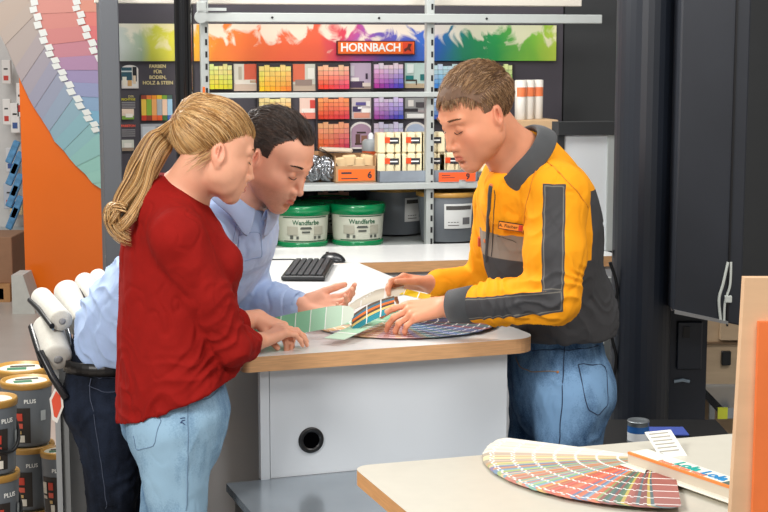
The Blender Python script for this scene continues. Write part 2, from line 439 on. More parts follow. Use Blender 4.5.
e._add([(c0[0]-q, -.0055, c0[1]-q*.3), (c0[0]-q*.2, -.0055, c0[1]+q*.1), (c0[0]+q*.1, -.0055, c0[1]+q), (c0[0]+q, -.0055, c0[1]+q*.9), (c0[0]+q*.55, -.0055, c0[1]), (c0[0]+q*.9, -.0055, c0[1]-q*.9), (c0[0], -.0055, c0[1]-q*.45), (c0[0]-q*.8, -.0055, c0[1]-q)], [range(8)])
e.build('emblem_figure', M_dbrown, sg)
# ------------------------------------------------------------ colour card displays
def mixc(a, b, t): return tuple(a[i]+(b[i]-a[i])*t for i in range(3))
M_frame = mat('card_frame', (48, 44, 50), .6)
def card_display(px0, py0, px1, py1, top, botL, botR, label, cols=6, rows=5):
    a, _ = wl(FB, px0, (py0+py1)/2, -.04); b_, _ = wl(FB, px1, (py0+py1)/2, -.04)
    _, zt = wl(FB, (px0+px1)/2, py0, -.04); _, zb = wl(FB, (px0+px1)/2, py1, -.04)
    w = b_-a; h = zt-zb
    t = thing('colour_card_display', label, 'colour card display', FB.loc(a, 0, zb), FB.a, 'colour card displays on the wall')
    MB().box(-.008, w+.008, -.03, -.004, -.008, h+.012).build('frame', M_frame, t)
    cw = w/cols
    for i in range(cols):
        mb = MB(); f = i/(cols-1)
        for j in range(rows):
            g = j/(rows-1)
            base = mixc(botL, botR, f); tp = mixc(top, base, .05)
            c = mixc(base, tp, g**.8)
            c = mixc(c, (255, 255, 255), RNG.uniform(0, .06)); c = tuple(x*RNG.uniform(.94, 1.02) for x in c)
            z0 = h*j/rows; z1 = h*(j+1)/rows-.0015
            zc = .006*math.sin(i*1.9) if j == rows-1 else 0
            mb.box(i*cw+.0008, (i+1)*cw-.0008, -.041-.002*(rows-j), -.03, z0, z1+zc, rgb(*[min(255, x) for x in c]))
        mb.build('card_column', VC, t)
    return t
CREAM = (244, 234, 214)
card_display(205, 65, 232, 89, (240, 236, 160), (238, 220, 40), (206, 206, 40), 'yellow and lime colour card display beside the left rack post')
card_display(259, 66, 291, 91, (250, 228, 130), (250, 200, 30), (240, 120, 30), 'yellow to orange colour card display in the top row')
card_display(318, 66, 349, 89, (250, 200, 160), (236, 60, 30), (226, 50, 90), 'orange to pink colour card display in the top row')
card_display(374, 64, 403, 88, (232, 210, 225), (176, 50, 150), (60, 60, 180), 'purple to blue colour card display in the top row')
card_display(433, 65, 462, 88, (205, 228, 240), (60, 130, 200), (80, 180, 210), 'light blue colour card display right of the rack post, top row')
card_display(488, 65, 512, 89, (232, 240, 170), (150, 200, 60), (90, 170, 70), 'green colour card display behind the head of the employee')
card_display(259, 98, 291, 119, (246, 226, 160), (240, 190, 60), (230, 130, 50), 'yellow colour card display in the middle row, above the dark haired man')
card_display(318, 98, 349, 119, (240, 150, 90), (222, 60, 30), (220, 50, 70), 'orange and red colour card display in the middle row')
card_display(374, 98, 403, 119, (210, 190, 220), (160, 70, 160), (60, 70, 180), 'violet and blue colour card display in the middle row')
card_display(318, 123, 349, 149, (236, 170, 130), (226, 90, 30), (200, 50, 80), 'salmon and red colour card display in the bottom row')
card_display(374, 123, 403, 149, (206, 200, 222), (190, 150, 190), (150, 170, 215), 'pale lilac and blue colour card display in the bottom row')
card_display(433, 98, 462, 119, (190, 215, 235), (50, 90, 180), (60, 140, 190), 'blue colour card display right of the rack post, middle row')
card_display(318, 192, 349, 216, (230, 170, 150), (170, 60, 50), (150, 40, 70), 'dull red colour card display under the shelf, above the buckets')
card_display(248, 192, 290, 216, (240, 190, 120), (190, 90, 40), (170, 60, 40), 'brown and orange colour card display under the shelf, left of the red one')
# pictures between the displays
def picture(px0, py0, px1, py1, shapes, label, bg, arch=0, group='room pictures between the card displays', rim=None):
    a, _ = wl(FB, px0, (py0+py1)/2, -.02); b_, _ = wl(FB, px1, (py0+py1)/2, -.02)
    _, zt = wl(FB, (px0+px1)/2, py0, -.02); _, zb = wl(FB, (px0+px1)/2, py1, -.02)
    w = b_-a; h = zt-zb
    t = thing('room_picture', label, 'picture', FB.loc(a, 0, zb), FB.a, group)
    mb = MB()
    if arch:
        pts = [(0, 0), (w, 0)]+[(w/2+w/2*math.cos(q), h*(1-arch)+h*arch*math.sin(q)) for q in np.linspace(0, math.pi, 13)]
        n = len(pts)
        for s_, c_, y in ((1, rim or (225, 220, 215), -.012), (.86, bg, -.0135)):
            V = [((x-w/2)*s_+w/2, y, (z-h/2)*s_+h/2) for x, z in pts]
            mb._add(V+[(x, 0, z) for x, _, z in V], [list(range(n))]+[(i, i+n, (i+1) % n+n, (i+1) % n) for i in range(n)], rgb(*c_))
    else: mb.box(0, w, -.012, -.0, 0, h, rgb(*bg))
    for k, (x0, z0, x1, z1, c) in enumerate(shapes):
        y = -.0142-.0006*k
        mb.quad((x0*w, y, z0*h), (x1*w, y, z0*h), (x1*w, y, z1*h), (x0*w, y, z1*h), rgb(*c))
    mb.build('print', VC, t); return t
picture(234, 64, 257, 91, [(0, 0, 1, .3, (214, 190, 170)), (.45, .3, 1, 1, (226, 100, 70)), (.05, .25, .95, .42, (236, 228, 214)), (.2, .42, .34, .9, (190, 180, 160)), (.7, .3, .95, .4, (200, 170, 140))], 'small picture of a room with an orange wall, top row left', (225, 220, 205))
picture(293, 64, 317, 91, [(0, 0, 1, .25, (190, 170, 150)), (0, .35, .5, 1, (226, 112, 80)), (.1, .2, .8, .42, (150, 130, 120)), (.62, .45, .9, .85, (236, 236, 226))], 'small picture of a salmon wall and table, top row middle', (214, 214, 200))
picture(350, 63, 373, 89, [(0, 0, 1, .14, (150, 130, 120)), (.02, .05, .62, .3, (70, 50, 80)), (.05, .3, .4, .44, (232, 226, 224)), (.55, .1, .9, .24, (214, 200, 190)), (.68, .38, .78, .6, (60, 45, 65)), (.0, .5, .2, .9, (196, 190, 200))], 'small picture of a lilac bedroom, top row', (186, 168, 190))
picture(405, 63, 427, 88, [(0, 0, 1, .18, (190, 170, 140)), (.05, .28, .5, .34, (60, 50, 40)), (.05, .34, .4, .5, (20, 120, 120)), (.5, .12, .55, .34, (60, 50, 40)), (.7, .3, .95, .55, (30, 110, 110)), (.1, .6, .4, .95, (230, 240, 236))], 'small picture of a mint green room with teal chairs, top row', (190, 214, 208))
picture(300, 98, 317, 119, [(0, 0, 1, .3, (230, 130, 110)), (.1, .3, .9, .5, (240, 230, 220)), (.6, .5, .9, .9, (210, 70, 60))], 'small picture in red and white, middle row left', (236, 205, 190))
picture(352, 98, 372, 119, [(.1, .05, .9, .3, (216, 150, 130)), (.05, .35, .45, .6, (60, 50, 90)), (.5, .3, .95, .5, (240, 236, 230)), (.2, .65, .7, .8, (90, 80, 140)), (.72, .6, .92, .85, (230, 225, 220)), (.3, .48, .5, .58, (235, 235, 235))], 'small picture of shelves and cushions in violet frame, middle row', (200, 190, 190))
picture(405, 98, 427, 119, [(.1, .05, .9, .25, (235, 235, 230)), (.0, .35, .6, .5, (50, 46, 50)), (.5, .55, .95, .8, (70, 66, 70)), (.15, .6, .4, .9, (220, 216, 210)), (.6, .3, .9, .42, (160, 150, 150))], 'small black and white kitchen picture, middle row', (150, 150, 150))
picture(350, 122, 373, 149, [(.22, .15, .8, .22, (70, 50, 40)), (.25, .22, .45, .55, (90, 60, 50)), (.5, .22, .75, .5, (140, 100, 80)), (.3, .58, .7, .64, (60, 45, 40))], 'arched picture of a mauve niche with shelves, bottom row', (170, 140, 160), arch=.35)
picture(405, 122, 427, 149, [(.3, .1, .7, .5, (150, 170, 200))], 'arched picture of a pale blue niche, bottom row', (176, 190, 212), arch=.35)
g1 = 'prints at the left end of the display wall'
picture(121.5, 65, 138.5, 88.5, [(.0, .35, .62, .9, (36, 84, 100)), (.66, .3, .9, .92, (30, 32, 38)), (.05, .12, .3, .5, (238, 232, 214)), (.35, .1, .6, .35, (214, 170, 110)), (.68, .2, .84, .55, (230, 210, 180)), (.0, .7, .62, .76, (200, 214, 214))], 'white framed picture of an arched window at the left end of the display wall', (232, 230, 224), arch=.18, group=g1)
picture(122, 109, 134, 119.5, [(0, 0, 1, .35, (120, 160, 60)), (.3, .2, .9, .6, (240, 232, 220)), (0, .55, 1, 1, (236, 212, 190))], 'tiny picture of grass and pale wall under the yellow caption', (230, 205, 190), group=g1)
picture(122, 140, 134, 151, [(0, 0, 1, .3, (150, 130, 110)), (.2, .3, .8, .7, (228, 224, 214))], 'tiny picture of a pale wall under the red caption', (206, 208, 196), group=g1)
picture(141, 124, 173, 149, [(.05, .1, .45, .9, (200, 205, 210)), (.5, .1, .95, .9, (120, 116, 124)), (.1, .3, .4, .5, (240, 240, 236))], 'larger grey picture below the striped colour card', (170, 172, 178), group=g1)
# striped colour card and captions
a, _ = wl(FB, 140.5, 108, -.02); b_, _ = wl(FB, 173.5, 108, -.02); _, zt = wl(FB, 157, 94.5, -.02); _, zb = wl(FB, 157, 120.5, -.02); w = b_-a; h = zt-zb
t = thing('striped_colour_card', 'card of six vertical colour stripes with darker ends on the dark display wall', 'colour card', FB.loc(a, 0, zb), FB.a)
MB().box(0, w, -.012, 0, 0, h).build('backing', M_frame, t)
for i, (m_, t_, b3) in enumerate((((232, 190, 70), (150, 60, 40), (206, 60, 30)), ((140, 180, 60), (236, 130, 60), (150, 60, 40)), ((240, 170, 100), (240, 150, 40), (236, 110, 50)), ((170, 176, 178), (236, 190, 40), (226, 90, 40)), ((240, 200, 170), (120, 160, 50), (60, 110, 60)), ((160, 200, 224), (70, 100, 90), (40, 90, 170)))):
    mb = MB(); x0 = w*(.03+i*.158); x1 = x0+w*.148
    for z0, z1, c in ((0, .2, b3), (.2, .82, m_), (.82, .97, t_)): mb.box(x0, x1, -.016, -.012, z0*h, z1*h, rgb(*c))
    mb.build('stripe', VC, t)
a, z = wl(FB, 158, 75, -.02)
cap = thing('wall_caption', 'cream German caption in four lines on the dark display wall', 'lettering', FB.loc(a, -.004, z), FB.a)
M_cap = mat('cream_letter', (222, 206, 150), .6)
for i, s_ in enumerate(('FARBEN', 'FÜR', 'BODEN,', 'HOLZ & STEIN')): text(s_, .021, M_cap, 'text_line', cap, (0, 0, .038-.0245*i), FRONT, bold=.0006)
a, z = wl(FB, 128.5, 98, -.02)
c2 = thing('wall_caption', 'small yellow caption above grey text on the display wall', 'lettering', FB.loc(a, -.004, z), FB.a)
text('DER', .014, M_cap, 'text_line', c2, (.012, 0, .006), FRONT); text('RICHTIGE', .014, mat('yellow_letter', (206, 196, 60), .6), 'text_line', c2, (0, 0, -.007), FRONT, bold=.0004)
for i in range(4): MB().box(-.03, .03, 0, .002, -.022-.008*i, -.018-.008*i).build('text_line', mat('grey_letter', (150, 148, 150), .6), c2)
a, z = wl(FB, 128.5, 127, -.02)
c3 = thing('wall_caption', 'small red caption over grey text lines on the display wall', 'lettering', FB.loc(a, -.004, z), FB.a)
text('FARBTON', .014, mat('red_letter', (226, 90, 70), .6), 'text_line', c3, (0, 0, .004), FRONT, bold=.0006)
for i in range(4): MB().box(-.03, .03, 0, .002, -.016-.009*i, -.012-.009*i).build('text_line', mat('grey_letter2', (150, 148, 150), .6), c3)
# ------------------------------------------------------------ rack
VR = -.60                               # front of the rack, in front of the display wall
def rack_post(px, label):
    u, _ = wl(FB, px, 100, VR)
    t = thing('rack_post', label, 'post', FB.loc(u, VR, 0), FB.a, 'perforated rack posts')
    MB().box(-.017, .017, -.0, .045, 0, 2.6, bev=.003).build('upright', M_rack, t)
    mb = MB()
    for k in range(int(2.5/.05)): mb.box(.002, .011, -.0012, .003, .06+k*.05, .085+k*.05)
    sl = mb.build('slots', M_hole, t); return t
rp1 = rack_post(205.5, 'perforated light grey rack post rising behind the ponytailed woman')
rp2 = rack_post(430.5, 'perforated light grey rack post just left of the employee')
MB().box(-.011, -.001, -.003, -.001, 1.585, 1.64).build('orange_tag', M_or, rp1)
uA, _ = wl(FB, 200, 18, VR); uB, _ = wl(FB, 600, 18, VR)
_, z1 = wl(FB, 320, 13.3, VR); _, z0 = wl(FB, 320, 22.6, VR)
t = thing('cross_beam', 'light grey steel beam across the top of the rack, above the banners', 'beam', FB.loc(uA, VR, z0), FB.a)
MB().box(0, uB-uA, -.03, 0, 0, z1-z0, bev=.003).build('beam', M_rack, t)
for f in (.17, .43, .7): MB().tube([(f*(uB-uA), -.034, (z1-z0)/2), (f*(uB-uA), -.029, (z1-z0)/2)], .005, 10).build('bolt', M_hole, t)
u_, z_ = wl(FB, 198, 20, VR); MB().tube([(.0, -.05, .02), (.0, -.028, .02)], .026, 18).build('end_disc', M_rack, t)
_, z1 = wl(FB, 320, 3.2, VR); 
o = MB().box(0, uB-uA+.4, -.02, .02, 0, .06, bev=.003).build('top_rail', mat('beige_rail', (206, 200, 188), .5), loc=FB.loc(uA-.42, VR+.2, z1-.0), rot=(0, 0, FB.a)); tag(o, 'beige rail running along the very top of the picture above the beam', 'rail')
u_, z_ = wl(FB, 201, 8, VR)
br = thing('rack_bracket', 'small grey bracket clamped to the top of the left rack post', 'bracket', FB.loc(u_, VR-.02, z_), FB.a)
MB().box(-.02, .018, -.03, 0, -.025, .025, bev=.004).build('clamp', M_rack, br); MB().box(.018, .1, -.02, -.005, -.012, .0).build('arm', M_rack, br)
def shelf(px0, px1, yt, yb, label, z_at=340, depth=.585, name='shelf_board'):
    a, _ = wl(FB, px0, yt, VR); b_, _ = wl(FB, px1, yt, VR); _, z1 = wl(FB, z_at, yt, VR); _, z0 = wl(FB, z_at, yb, VR)
    t = thing(name, label, 'shelf', FB.loc(a, VR, z1), FB.a)
    MB().box(0, b_-a, -.03, .0, z0-z1, 0, bev=.002).build('front_edge', M_rack, t)
    MB().box(0, b_-a, .0, depth, -.018, 0).build('board', M_rack, t)
    return t, z1
shelf(200, 506, 92.3, 97.3, 'narrow light grey shelf bar crossing the colour cards', depth=.03, name='shelf_rail')
_, ZS = shelf(200, 545, 184, 190, 'light grey metal shelf carrying boxes and cream packs')
_, ZS2 = shelf(200, 545, 247.5, 254, 'lower metal shelf carrying the paint buckets, mostly behind the counter')
o = MB().box(0, .03, -.034, -.03, -.03, 0).build('shelf_clip', M_rack, loc=FB.loc(*[wl(FB, 457, 180, VR)[0], VR, ZS+.012]), rot=(0, 0, FB.a)); tag(o, 'small grey clip on the shelf edge below the orange price label', 'clip')
# black round post
p = P(183.5, 60, 5.95)
t = thing('black_post', 'glossy black round post standing behind the woman', 'post', (p[0], p[1], 0))
MB().lathe([(.034, 0), (.034, 3.4)], 40).build('shaft', M_gloss, t)
MB().lathe([(.07, 0), (.07, .012), (.034, .02)], 32).build('base_plate', M_gloss, t)
# grey column left
a, _ = wl(FB, 102, 100, -.62); b_, _ = wl(FB, 120.5, 100, -.62)
o = MB().box(0, b_-a, 0, .60, 0, 2.7, bev=.004).build('rack_end_column', mat('column_grey', (80, 83, 88), .5), loc=FB.loc(a, -.62, 0), rot=(0, 0, FB.a)); tag(o, 'plain mid grey column between the orange board and the display wall', 'column')
# ------------------------------------------------------------ large orange board with printed colour fan
Yb = 10.6
def wb(px, py, Y=Yb): p = P(px, py, Y); return p[0], p[2]
brd = thing('orange_board', 'tall orange advertising board printed with a giant colour fan', 'board', (0, Yb, 0))
x0, _ = wb(23, 200); x1, _ = wb(112, 200)
M_orb = mat('board_orange', (240, 112, 14), .3, coat=.3, noise=.03, nscale=2)
MB().box(x0, x1, 0, .05, .06, 2.9).build('panel', M_orb, brd)
MB().box(x0-.0, x1, .01, .04, 0, .06).build('foot_rail', M_rack, brd)
# printed fan: sheets between two edge curves, each row its own colour
edge = [(-12, 10), (0, 33), (6, 45), (16, 68), (22, 82), (29, 97), (35, 108), (43, 120), (50, 131), (55, 141), (64, 150), (70, 158), (77, 166), (86, 174), (93, 183), (104, 190)]
mid = [(27, -12), (33, 0), (36, 14), (41, 30), (47, 45), (53, 58), (60, 70), (67, 82), (75, 96), (84, 110), (92, 122), (99, 133), (110, 150), (122, 165), (136, 180), (150, 195)]
mid2 = [(70, -12), (75, 0), (79, 12), (84, 26), (90, 40), (97, 55), (104, 70), (112, 84), (120, 98), (130, 112), (140, 126), (150, 140), (160, 150), (170, 160), (180, 170), (190, 180)]
rowc = [((190, 172, 158), (214, 150, 140)), ((188, 172, 160), (216, 148, 136)), ((182, 168, 160), (214, 142, 132)), ((176, 164, 164), (210, 136, 132)), ((168, 160, 168), (200, 136, 146)), ((160, 158, 174), (178, 140, 170)), ((156, 160, 178), (160, 146, 182)), ((152, 166, 184), (150, 156, 190)), ((146, 176, 188), (140, 168, 196)), ((142, 182, 190), (128, 176, 200)), ((146, 188, 190), (118, 180, 200)), ((148, 194, 188), (110, 182, 196)), ((152, 200, 188), (120, 184, 190)), ((156, 204, 190), (130, 190, 186)), ((160, 206, 190), (136, 196, 184)), ((160, 206, 190), (136, 196, 184))]
far = [(200, 184, 176), (220, 150, 130), (224, 130, 120), (220, 120, 120), (190, 110, 150), (140, 110, 170), (90, 130, 190), (60, 160, 200), (60, 170, 200), (80, 180, 190)]
fan = MB()
xr = wb(112, 0)[0]
def clipx(p): x, z = wb(*p); return min(x, xr), z
for i in range(len(edge)-1):
    y = -.02-.004*(i % 2)
    def q(A, B, col, yy):
        a, b, c, d = clipx(A[i]), clipx(B[i]), clipx(B[i+1]), clipx(A[i+1])
        fan.quad((a[0], yy, a[1]), (d[0], yy, d[1]), (c[0], yy, c[1]), (b[0], yy, b[1]), rgb(*col))
    q(edge, mid, rowc[i][0], y); q(mid, mid2, rowc[i][1], y)
    far_ = [(p_[0]+45, p_[1]) for p_ in mid2]
    q(mid2, far_, far[min(i, 9)], y)
fan.build('printed_fan', VCG, brd)
b = MB()
bp = [clipx(p_) for p_ in edge]                # thickness behind the part of the fan that juts out left
for i in range(len(edge)-1):
    a, c = clipx(edge[i]), clipx(edge[i+1])
    b.quad((a[0], -.025, a[1]), (a[0], .03, a[1]), (c[0], .03, c[1]), (c[0], -.025, c[1]), rgb(150, 150, 150))
    b.quad((a[0], .03, a[1]), (xr, .03, a[1]), (xr, .03, c[1]), (c[0], .03, c[1]), rgb(220, 220, 220))
b.build('board_rim', VC, brd)
M_lab = mat('fan_label', (232, 234, 228), .5)
for L in (mid, mid2):
    for i in range(len(L)-1):
        for f in (.0, .5):
            A = np.array(L[i])*(1-f)+np.array(L[i+1])*f; Bq = np.array(L[i])*(.58-f)+np.array(L[i+1])*(.42+f)
            A = A+np.array([-1.2 if f else 1.2, 0]); Bq = Bq+np.array([-1.2 if f else 1.2, 0])
            if A[0] > 99 or A[1] < -12: continue
            l = MB(); pts = []
            for (px, py) in ((A[0]-3, A[1]+.5), (Bq[0]-3, Bq[1]+.5), (min(Bq[0]+4, 104), Bq[1]-1.2), (min(A[0]+4, 104), A[1]-1.2)):
                x, z = wb(px, py); pts.append((x, -.03, z))
            l._add(pts, [(0, 1, 2, 3)]); l.build('code_label', M_lab, brd)
# white foot beside the board
p = P(28, 308, 10.4); o = MB()
o._add([(x, y, z) for y in (0, .25) for x, z in ((-.06, 0), (.1, 0), (.02, .27), (-.06, .27))], [(0, 1, 2, 3), (7, 6, 5, 4), (0, 4, 5, 1), (1, 5, 6, 2), (2, 6, 7, 3), (3, 7, 4, 0)])
tag(o.build('concrete_foot', mat('concrete', (196, 196, 188), .8, noise=.05), loc=(p[0], 10.2, 0)), 'white wedge shaped weight at the foot of the orange board', 'weight')
# ============================================================ things on the shelves
def on_shelf(px, v, z):        # location on the rack
    d = ray(px, 180); t = (v+FB.o@FB.n)/(d[:2]@FB.n); p = d*t
    return (p[0], p[1], z)
def pxw(w, v): return w*(7.0+v)/FPX      # width in the picture to metres near the rack
# cream packs with orange and black marks
M_cream = mat('cream_pack', (238, 224, 186), .5, noise=.03, nscale=10); M_lblk = mat('label_black', (44, 44, 50), .6)
def cream_pack():
    t = thing('sponge_pack', '', 'pack', (0, 0, 0), FB.a, 'cream packs on the shelf')
    mb = MB(); w, h = .058, .088
    for i in range(3): mb.box(-w+i*2*w/3+.0015, -w+(i+1)*2*w/3-.0015, -.035, .04, 0, h, bev=.006)
    mb.build('pack_body', M_cream, t)
    MB().box(-.026, -.004, -.0375, -.034, h*.5, h*.78).build('orange_mark', mat('mark_orange', (224, 78, 30), .5), t)
    MB().box(-.006, .036, -.037, -.034, h*.46, h*.76).build('black_mark', M_lblk, t)
    MB().box(-.004, .03, -.0385, -.0368, h*.58, h*.64).build('text_line', M_wt, t)
    return t
cp = cream_pack(); first = True
names = ['leftmost', 'second', 'third', 'fourth', 'fifth', 'sixth']
for r, rn in enumerate(('bottom', 'upper')):
    for i in range(6):
        if r == 1 and i > 2: continue
        px = (389, 410, 431, 449, 467, 483)[i]
        loc = on_shelf(px, VR+.08, ZS+.035+r*.0895)
        lab = f'cream sponge pack with orange and black mark, {names[i]} from the left in the {rn} layer' if not (i == 3 and r == 0) else 'cream sponge pack right of the rack post beside the face of the employee'
        if first: cp.location = loc; cp['label'] = lab; first = False
        else: copy_tree(cp, loc, FB.a, lab)
# grey tray under the packs, with an orange price label
a, zt = wl(FB, 379, 171, VR+.02); b_, zb = wl(FB, 478, 183, VR+.02)
tr = thing('display_tray', 'grey cardboard tray holding the cream packs on the shelf', 'tray', FB.loc(a, VR+.02, ZS), FB.a)
M_tray = mat('tray_grey', (128, 136, 146), .7, noise=.2, nscale=8)
MB().box(0, b_-a, 0, .004, 0, .05).build('front', M_tray, tr); MB().box(0, b_-a, .0, .22, 0, .004).build('base', M_tray, tr); MB().box(0, .004, 0, .22, 0, .05).build('side', M_tray, tr); MB().box(b_-a-.004, b_-a, 0, .22, 0, .05).build('side', M_tray, tr)
a, _ = wl(FB, 437, 177, VR); 
pl = thing('price_label', 'orange price label on the shelf just left of the collar of the employee', 'label', FB.loc(a, VR-.03, ZS+.004), FB.a)
MB().box(0, pxw(38, VR), -.004, 0, 0, .04).build('card', mat('label_orange', (238, 92, 40), .5), pl)
text('9', .034, M_lblk, 'figure', pl, (pxw(30, VR), -.005, .021), FRONT, bold=.001)
MB().box(.012, .05, -.0045, -.004, .026, .029).build('text_line', M_lblk, pl)
MB().box(.012, .07, -.0045, -.004, .016, .0185).build('text_line', M_lblk, pl)
# cardboard box with orange front
def open_box(px0, px1, v, h, dep, label, orange=True):
    a, _ = wl(FB, px0, 175, v); b_, _ = wl(FB, px1, 175, v); w = b_-a
    t = thing('cardboard_box', label, 'box', FB.loc(a, v, ZS), FB.a)
    MB().box(0, w, 0, dep, 0, .004).build('base', M_card, t)
    for nm, bx in (('side_panel', (0, .004, 0, dep, 0, h)), ('side_panel', (w-.004, w, 0, dep, 0, h)), ('back_panel', (0, w, dep-.004, dep, 0, h)), ('front_panel', (0, w, 0, .004, 0, h*.62))):
        MB().box(*bx).build(nm, M_card, t)
    mb = MB(); mb._add([(0, 0, h), (0, dep, h), (-.05, dep, h+.03), (-.05, 0, h+.03)], [(0, 1, 2, 3)]); mb.build('flap', M_card, t)
    if orange:
        f = MB().box(w*.08, w*.96, -.003, 0, h*.08, h*.5).build('orange_print', mat('box_orange', (240, 104, 28), .5), t)
        MB().box(w*.15, w*.4, -.0035, -.003, h*.33, h*.4).build('text_line', M_lblk, f)
        MB().box(w*.15, w*.55, -.0035, -.003, h*.14, h*.18).build('text_line', M_lblk, f)
        text('6', h*.34, M_lblk, 'figure', f, (w*.84, -.0045, h*.28), FRONT, bold=.001)
    return t, w
bx, w = open_box(335, 376, VR+.05, .115, .2, 'open cardboard box with orange printed front, on the shelf')
for k in range(4):
    o = MB().box(-.03, .03, -.02, .02, 0, .05, bev=.006).build('filler_pack', mat('filler_pack_mat', (226, 196, 150), .6), loc=FB.loc(wl(FB, 342+8.5*k, 160, VR+.1)[0], VR+.12, ZS+.055+.01*(k % 2)), rot=(0, .1*(k-1.5), FB.a))
    tag(o, ['leftmost cream pack poking out of the orange box', 'second cream pack poking out of the orange box', 'third cream pack poking out of the orange box', 'rightmost cream pack poking out of the orange box'][k], 'pack', 'packs in the orange fronted box')
bx2, _ = open_box(313, 327, VR+.13, .12, .2, 'plain cardboard box half behind the box with the orange front', False)
# silver foil bags
foil = mat('foil', (150, 152, 156), .22, metal=.9)
for k, px in enumerate((298, 314, 327)):
    V = Vol((-.06, -.06, -.01), (.06, .06, .16), .004); V.ell((0, 0, .06), (.045, .035, .06), k=.01)
    v, f = V.mesh(); n = vnormals(v, f); q = np.abs(noise3(v*38+k*9))**.7; v = v+n*(q[:, None]*.016-.005)
    o = rawmesh('foil_bag', v, f, foil, smooth=False); o.location = FB.loc(wl(FB, px, 170, VR+.1)[0], VR+.1, ZS+.002)
    tag(o, ['silver foil bag hidden mostly by the hair of the dark haired man', 'crumpled silver foil bag in the middle of the shelf row', 'silver foil bag leaning on the plain cardboard box'][k], 'bag', 'foil bags on the shelf')
for k, (px, c, n_) in enumerate(((345, (226, 214, 196), 'white folded paper bag lying on top of the boxes'),)):
    o = MB().box(-.07, .07, -.03, .03, 0, .018, bev=.005).build('paper_bag', mat('paper_white', c, .7), loc=FB.loc(wl(FB, px-8, 150, VR+.15)[0], VR+.18, ZS+.125), rot=(0, .05, FB.a)); tag(o, n_, 'bag')
# grey and orange bottle
t = thing('spray_bottle', 'grey capped bottle with orange body standing behind the orange box', 'bottle', FB.loc(wl(FB, 371, 160, VR+.3)[0], VR+.3, ZS), FB.a)
MB().lathe([(.036, 0), (.04, .01), (.04, .12)], 28).build('body', mat('bottle_orange', (214, 90, 40), .4), t)
MB().lathe([(.041, .12), (.041, .16), (.03, .172)], 28).build('collar', mat('bottle_grey', (150, 156, 158), .4), t)
MB().lathe([(.012, .17), (.012, .19), (.006, .2)], 16).build('nozzle', M_white, t)
# ------------------------------------------------------------ paint buckets
M_green = mat('lid_green', (0, 128, 74), .25, coat=.3); M_bk = mat('bucket_cream', (206, 208, 192), .35); M_ink = mat('ink', (60, 62, 60), .7); M_ginkk = mat('ink_green', (30, 90, 60), .6)
def curved_patch(r, z0, z1, a0, a1, n=10, r2=None):
    V = []; F = []
    for i in range(n+1):
        a = a0+(a1-a0)*i/n
        for z, rr in ((z0, r), (z1, r2 or r)): V.append((rr*math.cos(a), rr*math.sin(a), z))
    for i in range(n): F.append((2*i, 2*i+2, 2*i+3, 2*i+1))
    return MB()._add(V, F, None, True)
def lathe_text(s, size, m, r, z, parent, name='lettering'):     # lettering bent round the bucket
    o = text(s, size, m, name, parent, (0, 0, 0), (0, 0, 0), ext=.0003, bold=size*.02)
    me = o.data
    for v in me.vertices:
        x, y, d = v.co; a = -math.pi/2+x/r; v.co = ((r+.0008+d)*math.cos(a), (r+.0008+d)*math.sin(a), z+y)
    return o
def white_bucket(label):
    t = thing('paint_bucket', label, 'bucket', (0, 0, 0), FB.a, 'green lidded wall paint buckets')
    MB().lathe([(.105, 0), (.112, .003), (.116, .02), (.124, .14)], 48).build('body', M_bk, t)
    MB().lathe([(.119, -.012), (.121, 0), (.121, .006), (.113, .009)], 48).build('foot_ring', M_green, t)
    MB().lathe([(.126, .122), (.131, .124), (.133, .158), (.128, .166), (.12, .166), (.116, .16), (.05, .166), (.0005, .167)], 48).build('lid', M_green, t)
    lathe_text('Wandfarbe', .028, M_ginkk, .1215, .094, t)
    for z in (.114, .012): curved_patch(.1235 if z > .1 else .1165, z, z+.004, -math.pi*.8, -math.pi*.2).build('label_rule', M_ginkk, t)
    for k, (a0, a1, z0, z1) in enumerate(((-.74, -.6, .042, .078), (-.4, -.27, .042, .078), (-.55, -.45, .05, .058), (-.56, -.44, .072, .076), (-.57, -.43, .066, .072), (-.7, -.66, .024, .04), (-.34, -.3, .024, .036), (-.62, -.59, .024, .036), (-.4, -.37, .024, .036))):
        curved_patch(.1185+z1*.04, z0, z1, math.pi*a0, math.pi*a1).build('label_text', mat('ink_soft%d' % k, (168, 166, 150) if k < 2 else (80, 84, 78), .7), t)
    return t
wbk = white_bucket('cream wall paint bucket with green lid, right one of the front pair'); ZB = ZS2+.0
lv = VR+.135
spots = [(357.5, lv, 0, 'cream wall paint bucket with green lid, right one of the front pair'), (302, lv, 0, 'cream wall paint bucket with green lid, left one of the front pair beside the man'),
         (330, lv+.262, 0, 'cream wall paint bucket with green lid, right one in the back row'), (275, lv+.262, 0, 'cream wall paint bucket with green lid, left one in the back row'), (247, lv, 0, 'cream wall paint bucket with green lid, hidden mostly behind the chest of the man')]
for i, (px, v, z, l) in enumerate(spots):
    loc = FB.loc(wl(FB, px, 220, v)[0], v, ZB+.012)
    wbk.scale = (.93, .93, 1)
    if i == 0: wbk.location = loc; wbk['label'] = l
    else: copy_tree(wbk, loc, FB.a, l)
M_gold = mat('lid_ochre', (176, 132, 60), .4, noise=.08, nscale=20); M_gb = mat('bucket_grey', (106, 112, 118), .4, noise=.04, nscale=8)
M_tl = mat('label_tone', (70, 68, 66), .6); M_lg = mat('label_light', (206, 208, 206), .5)
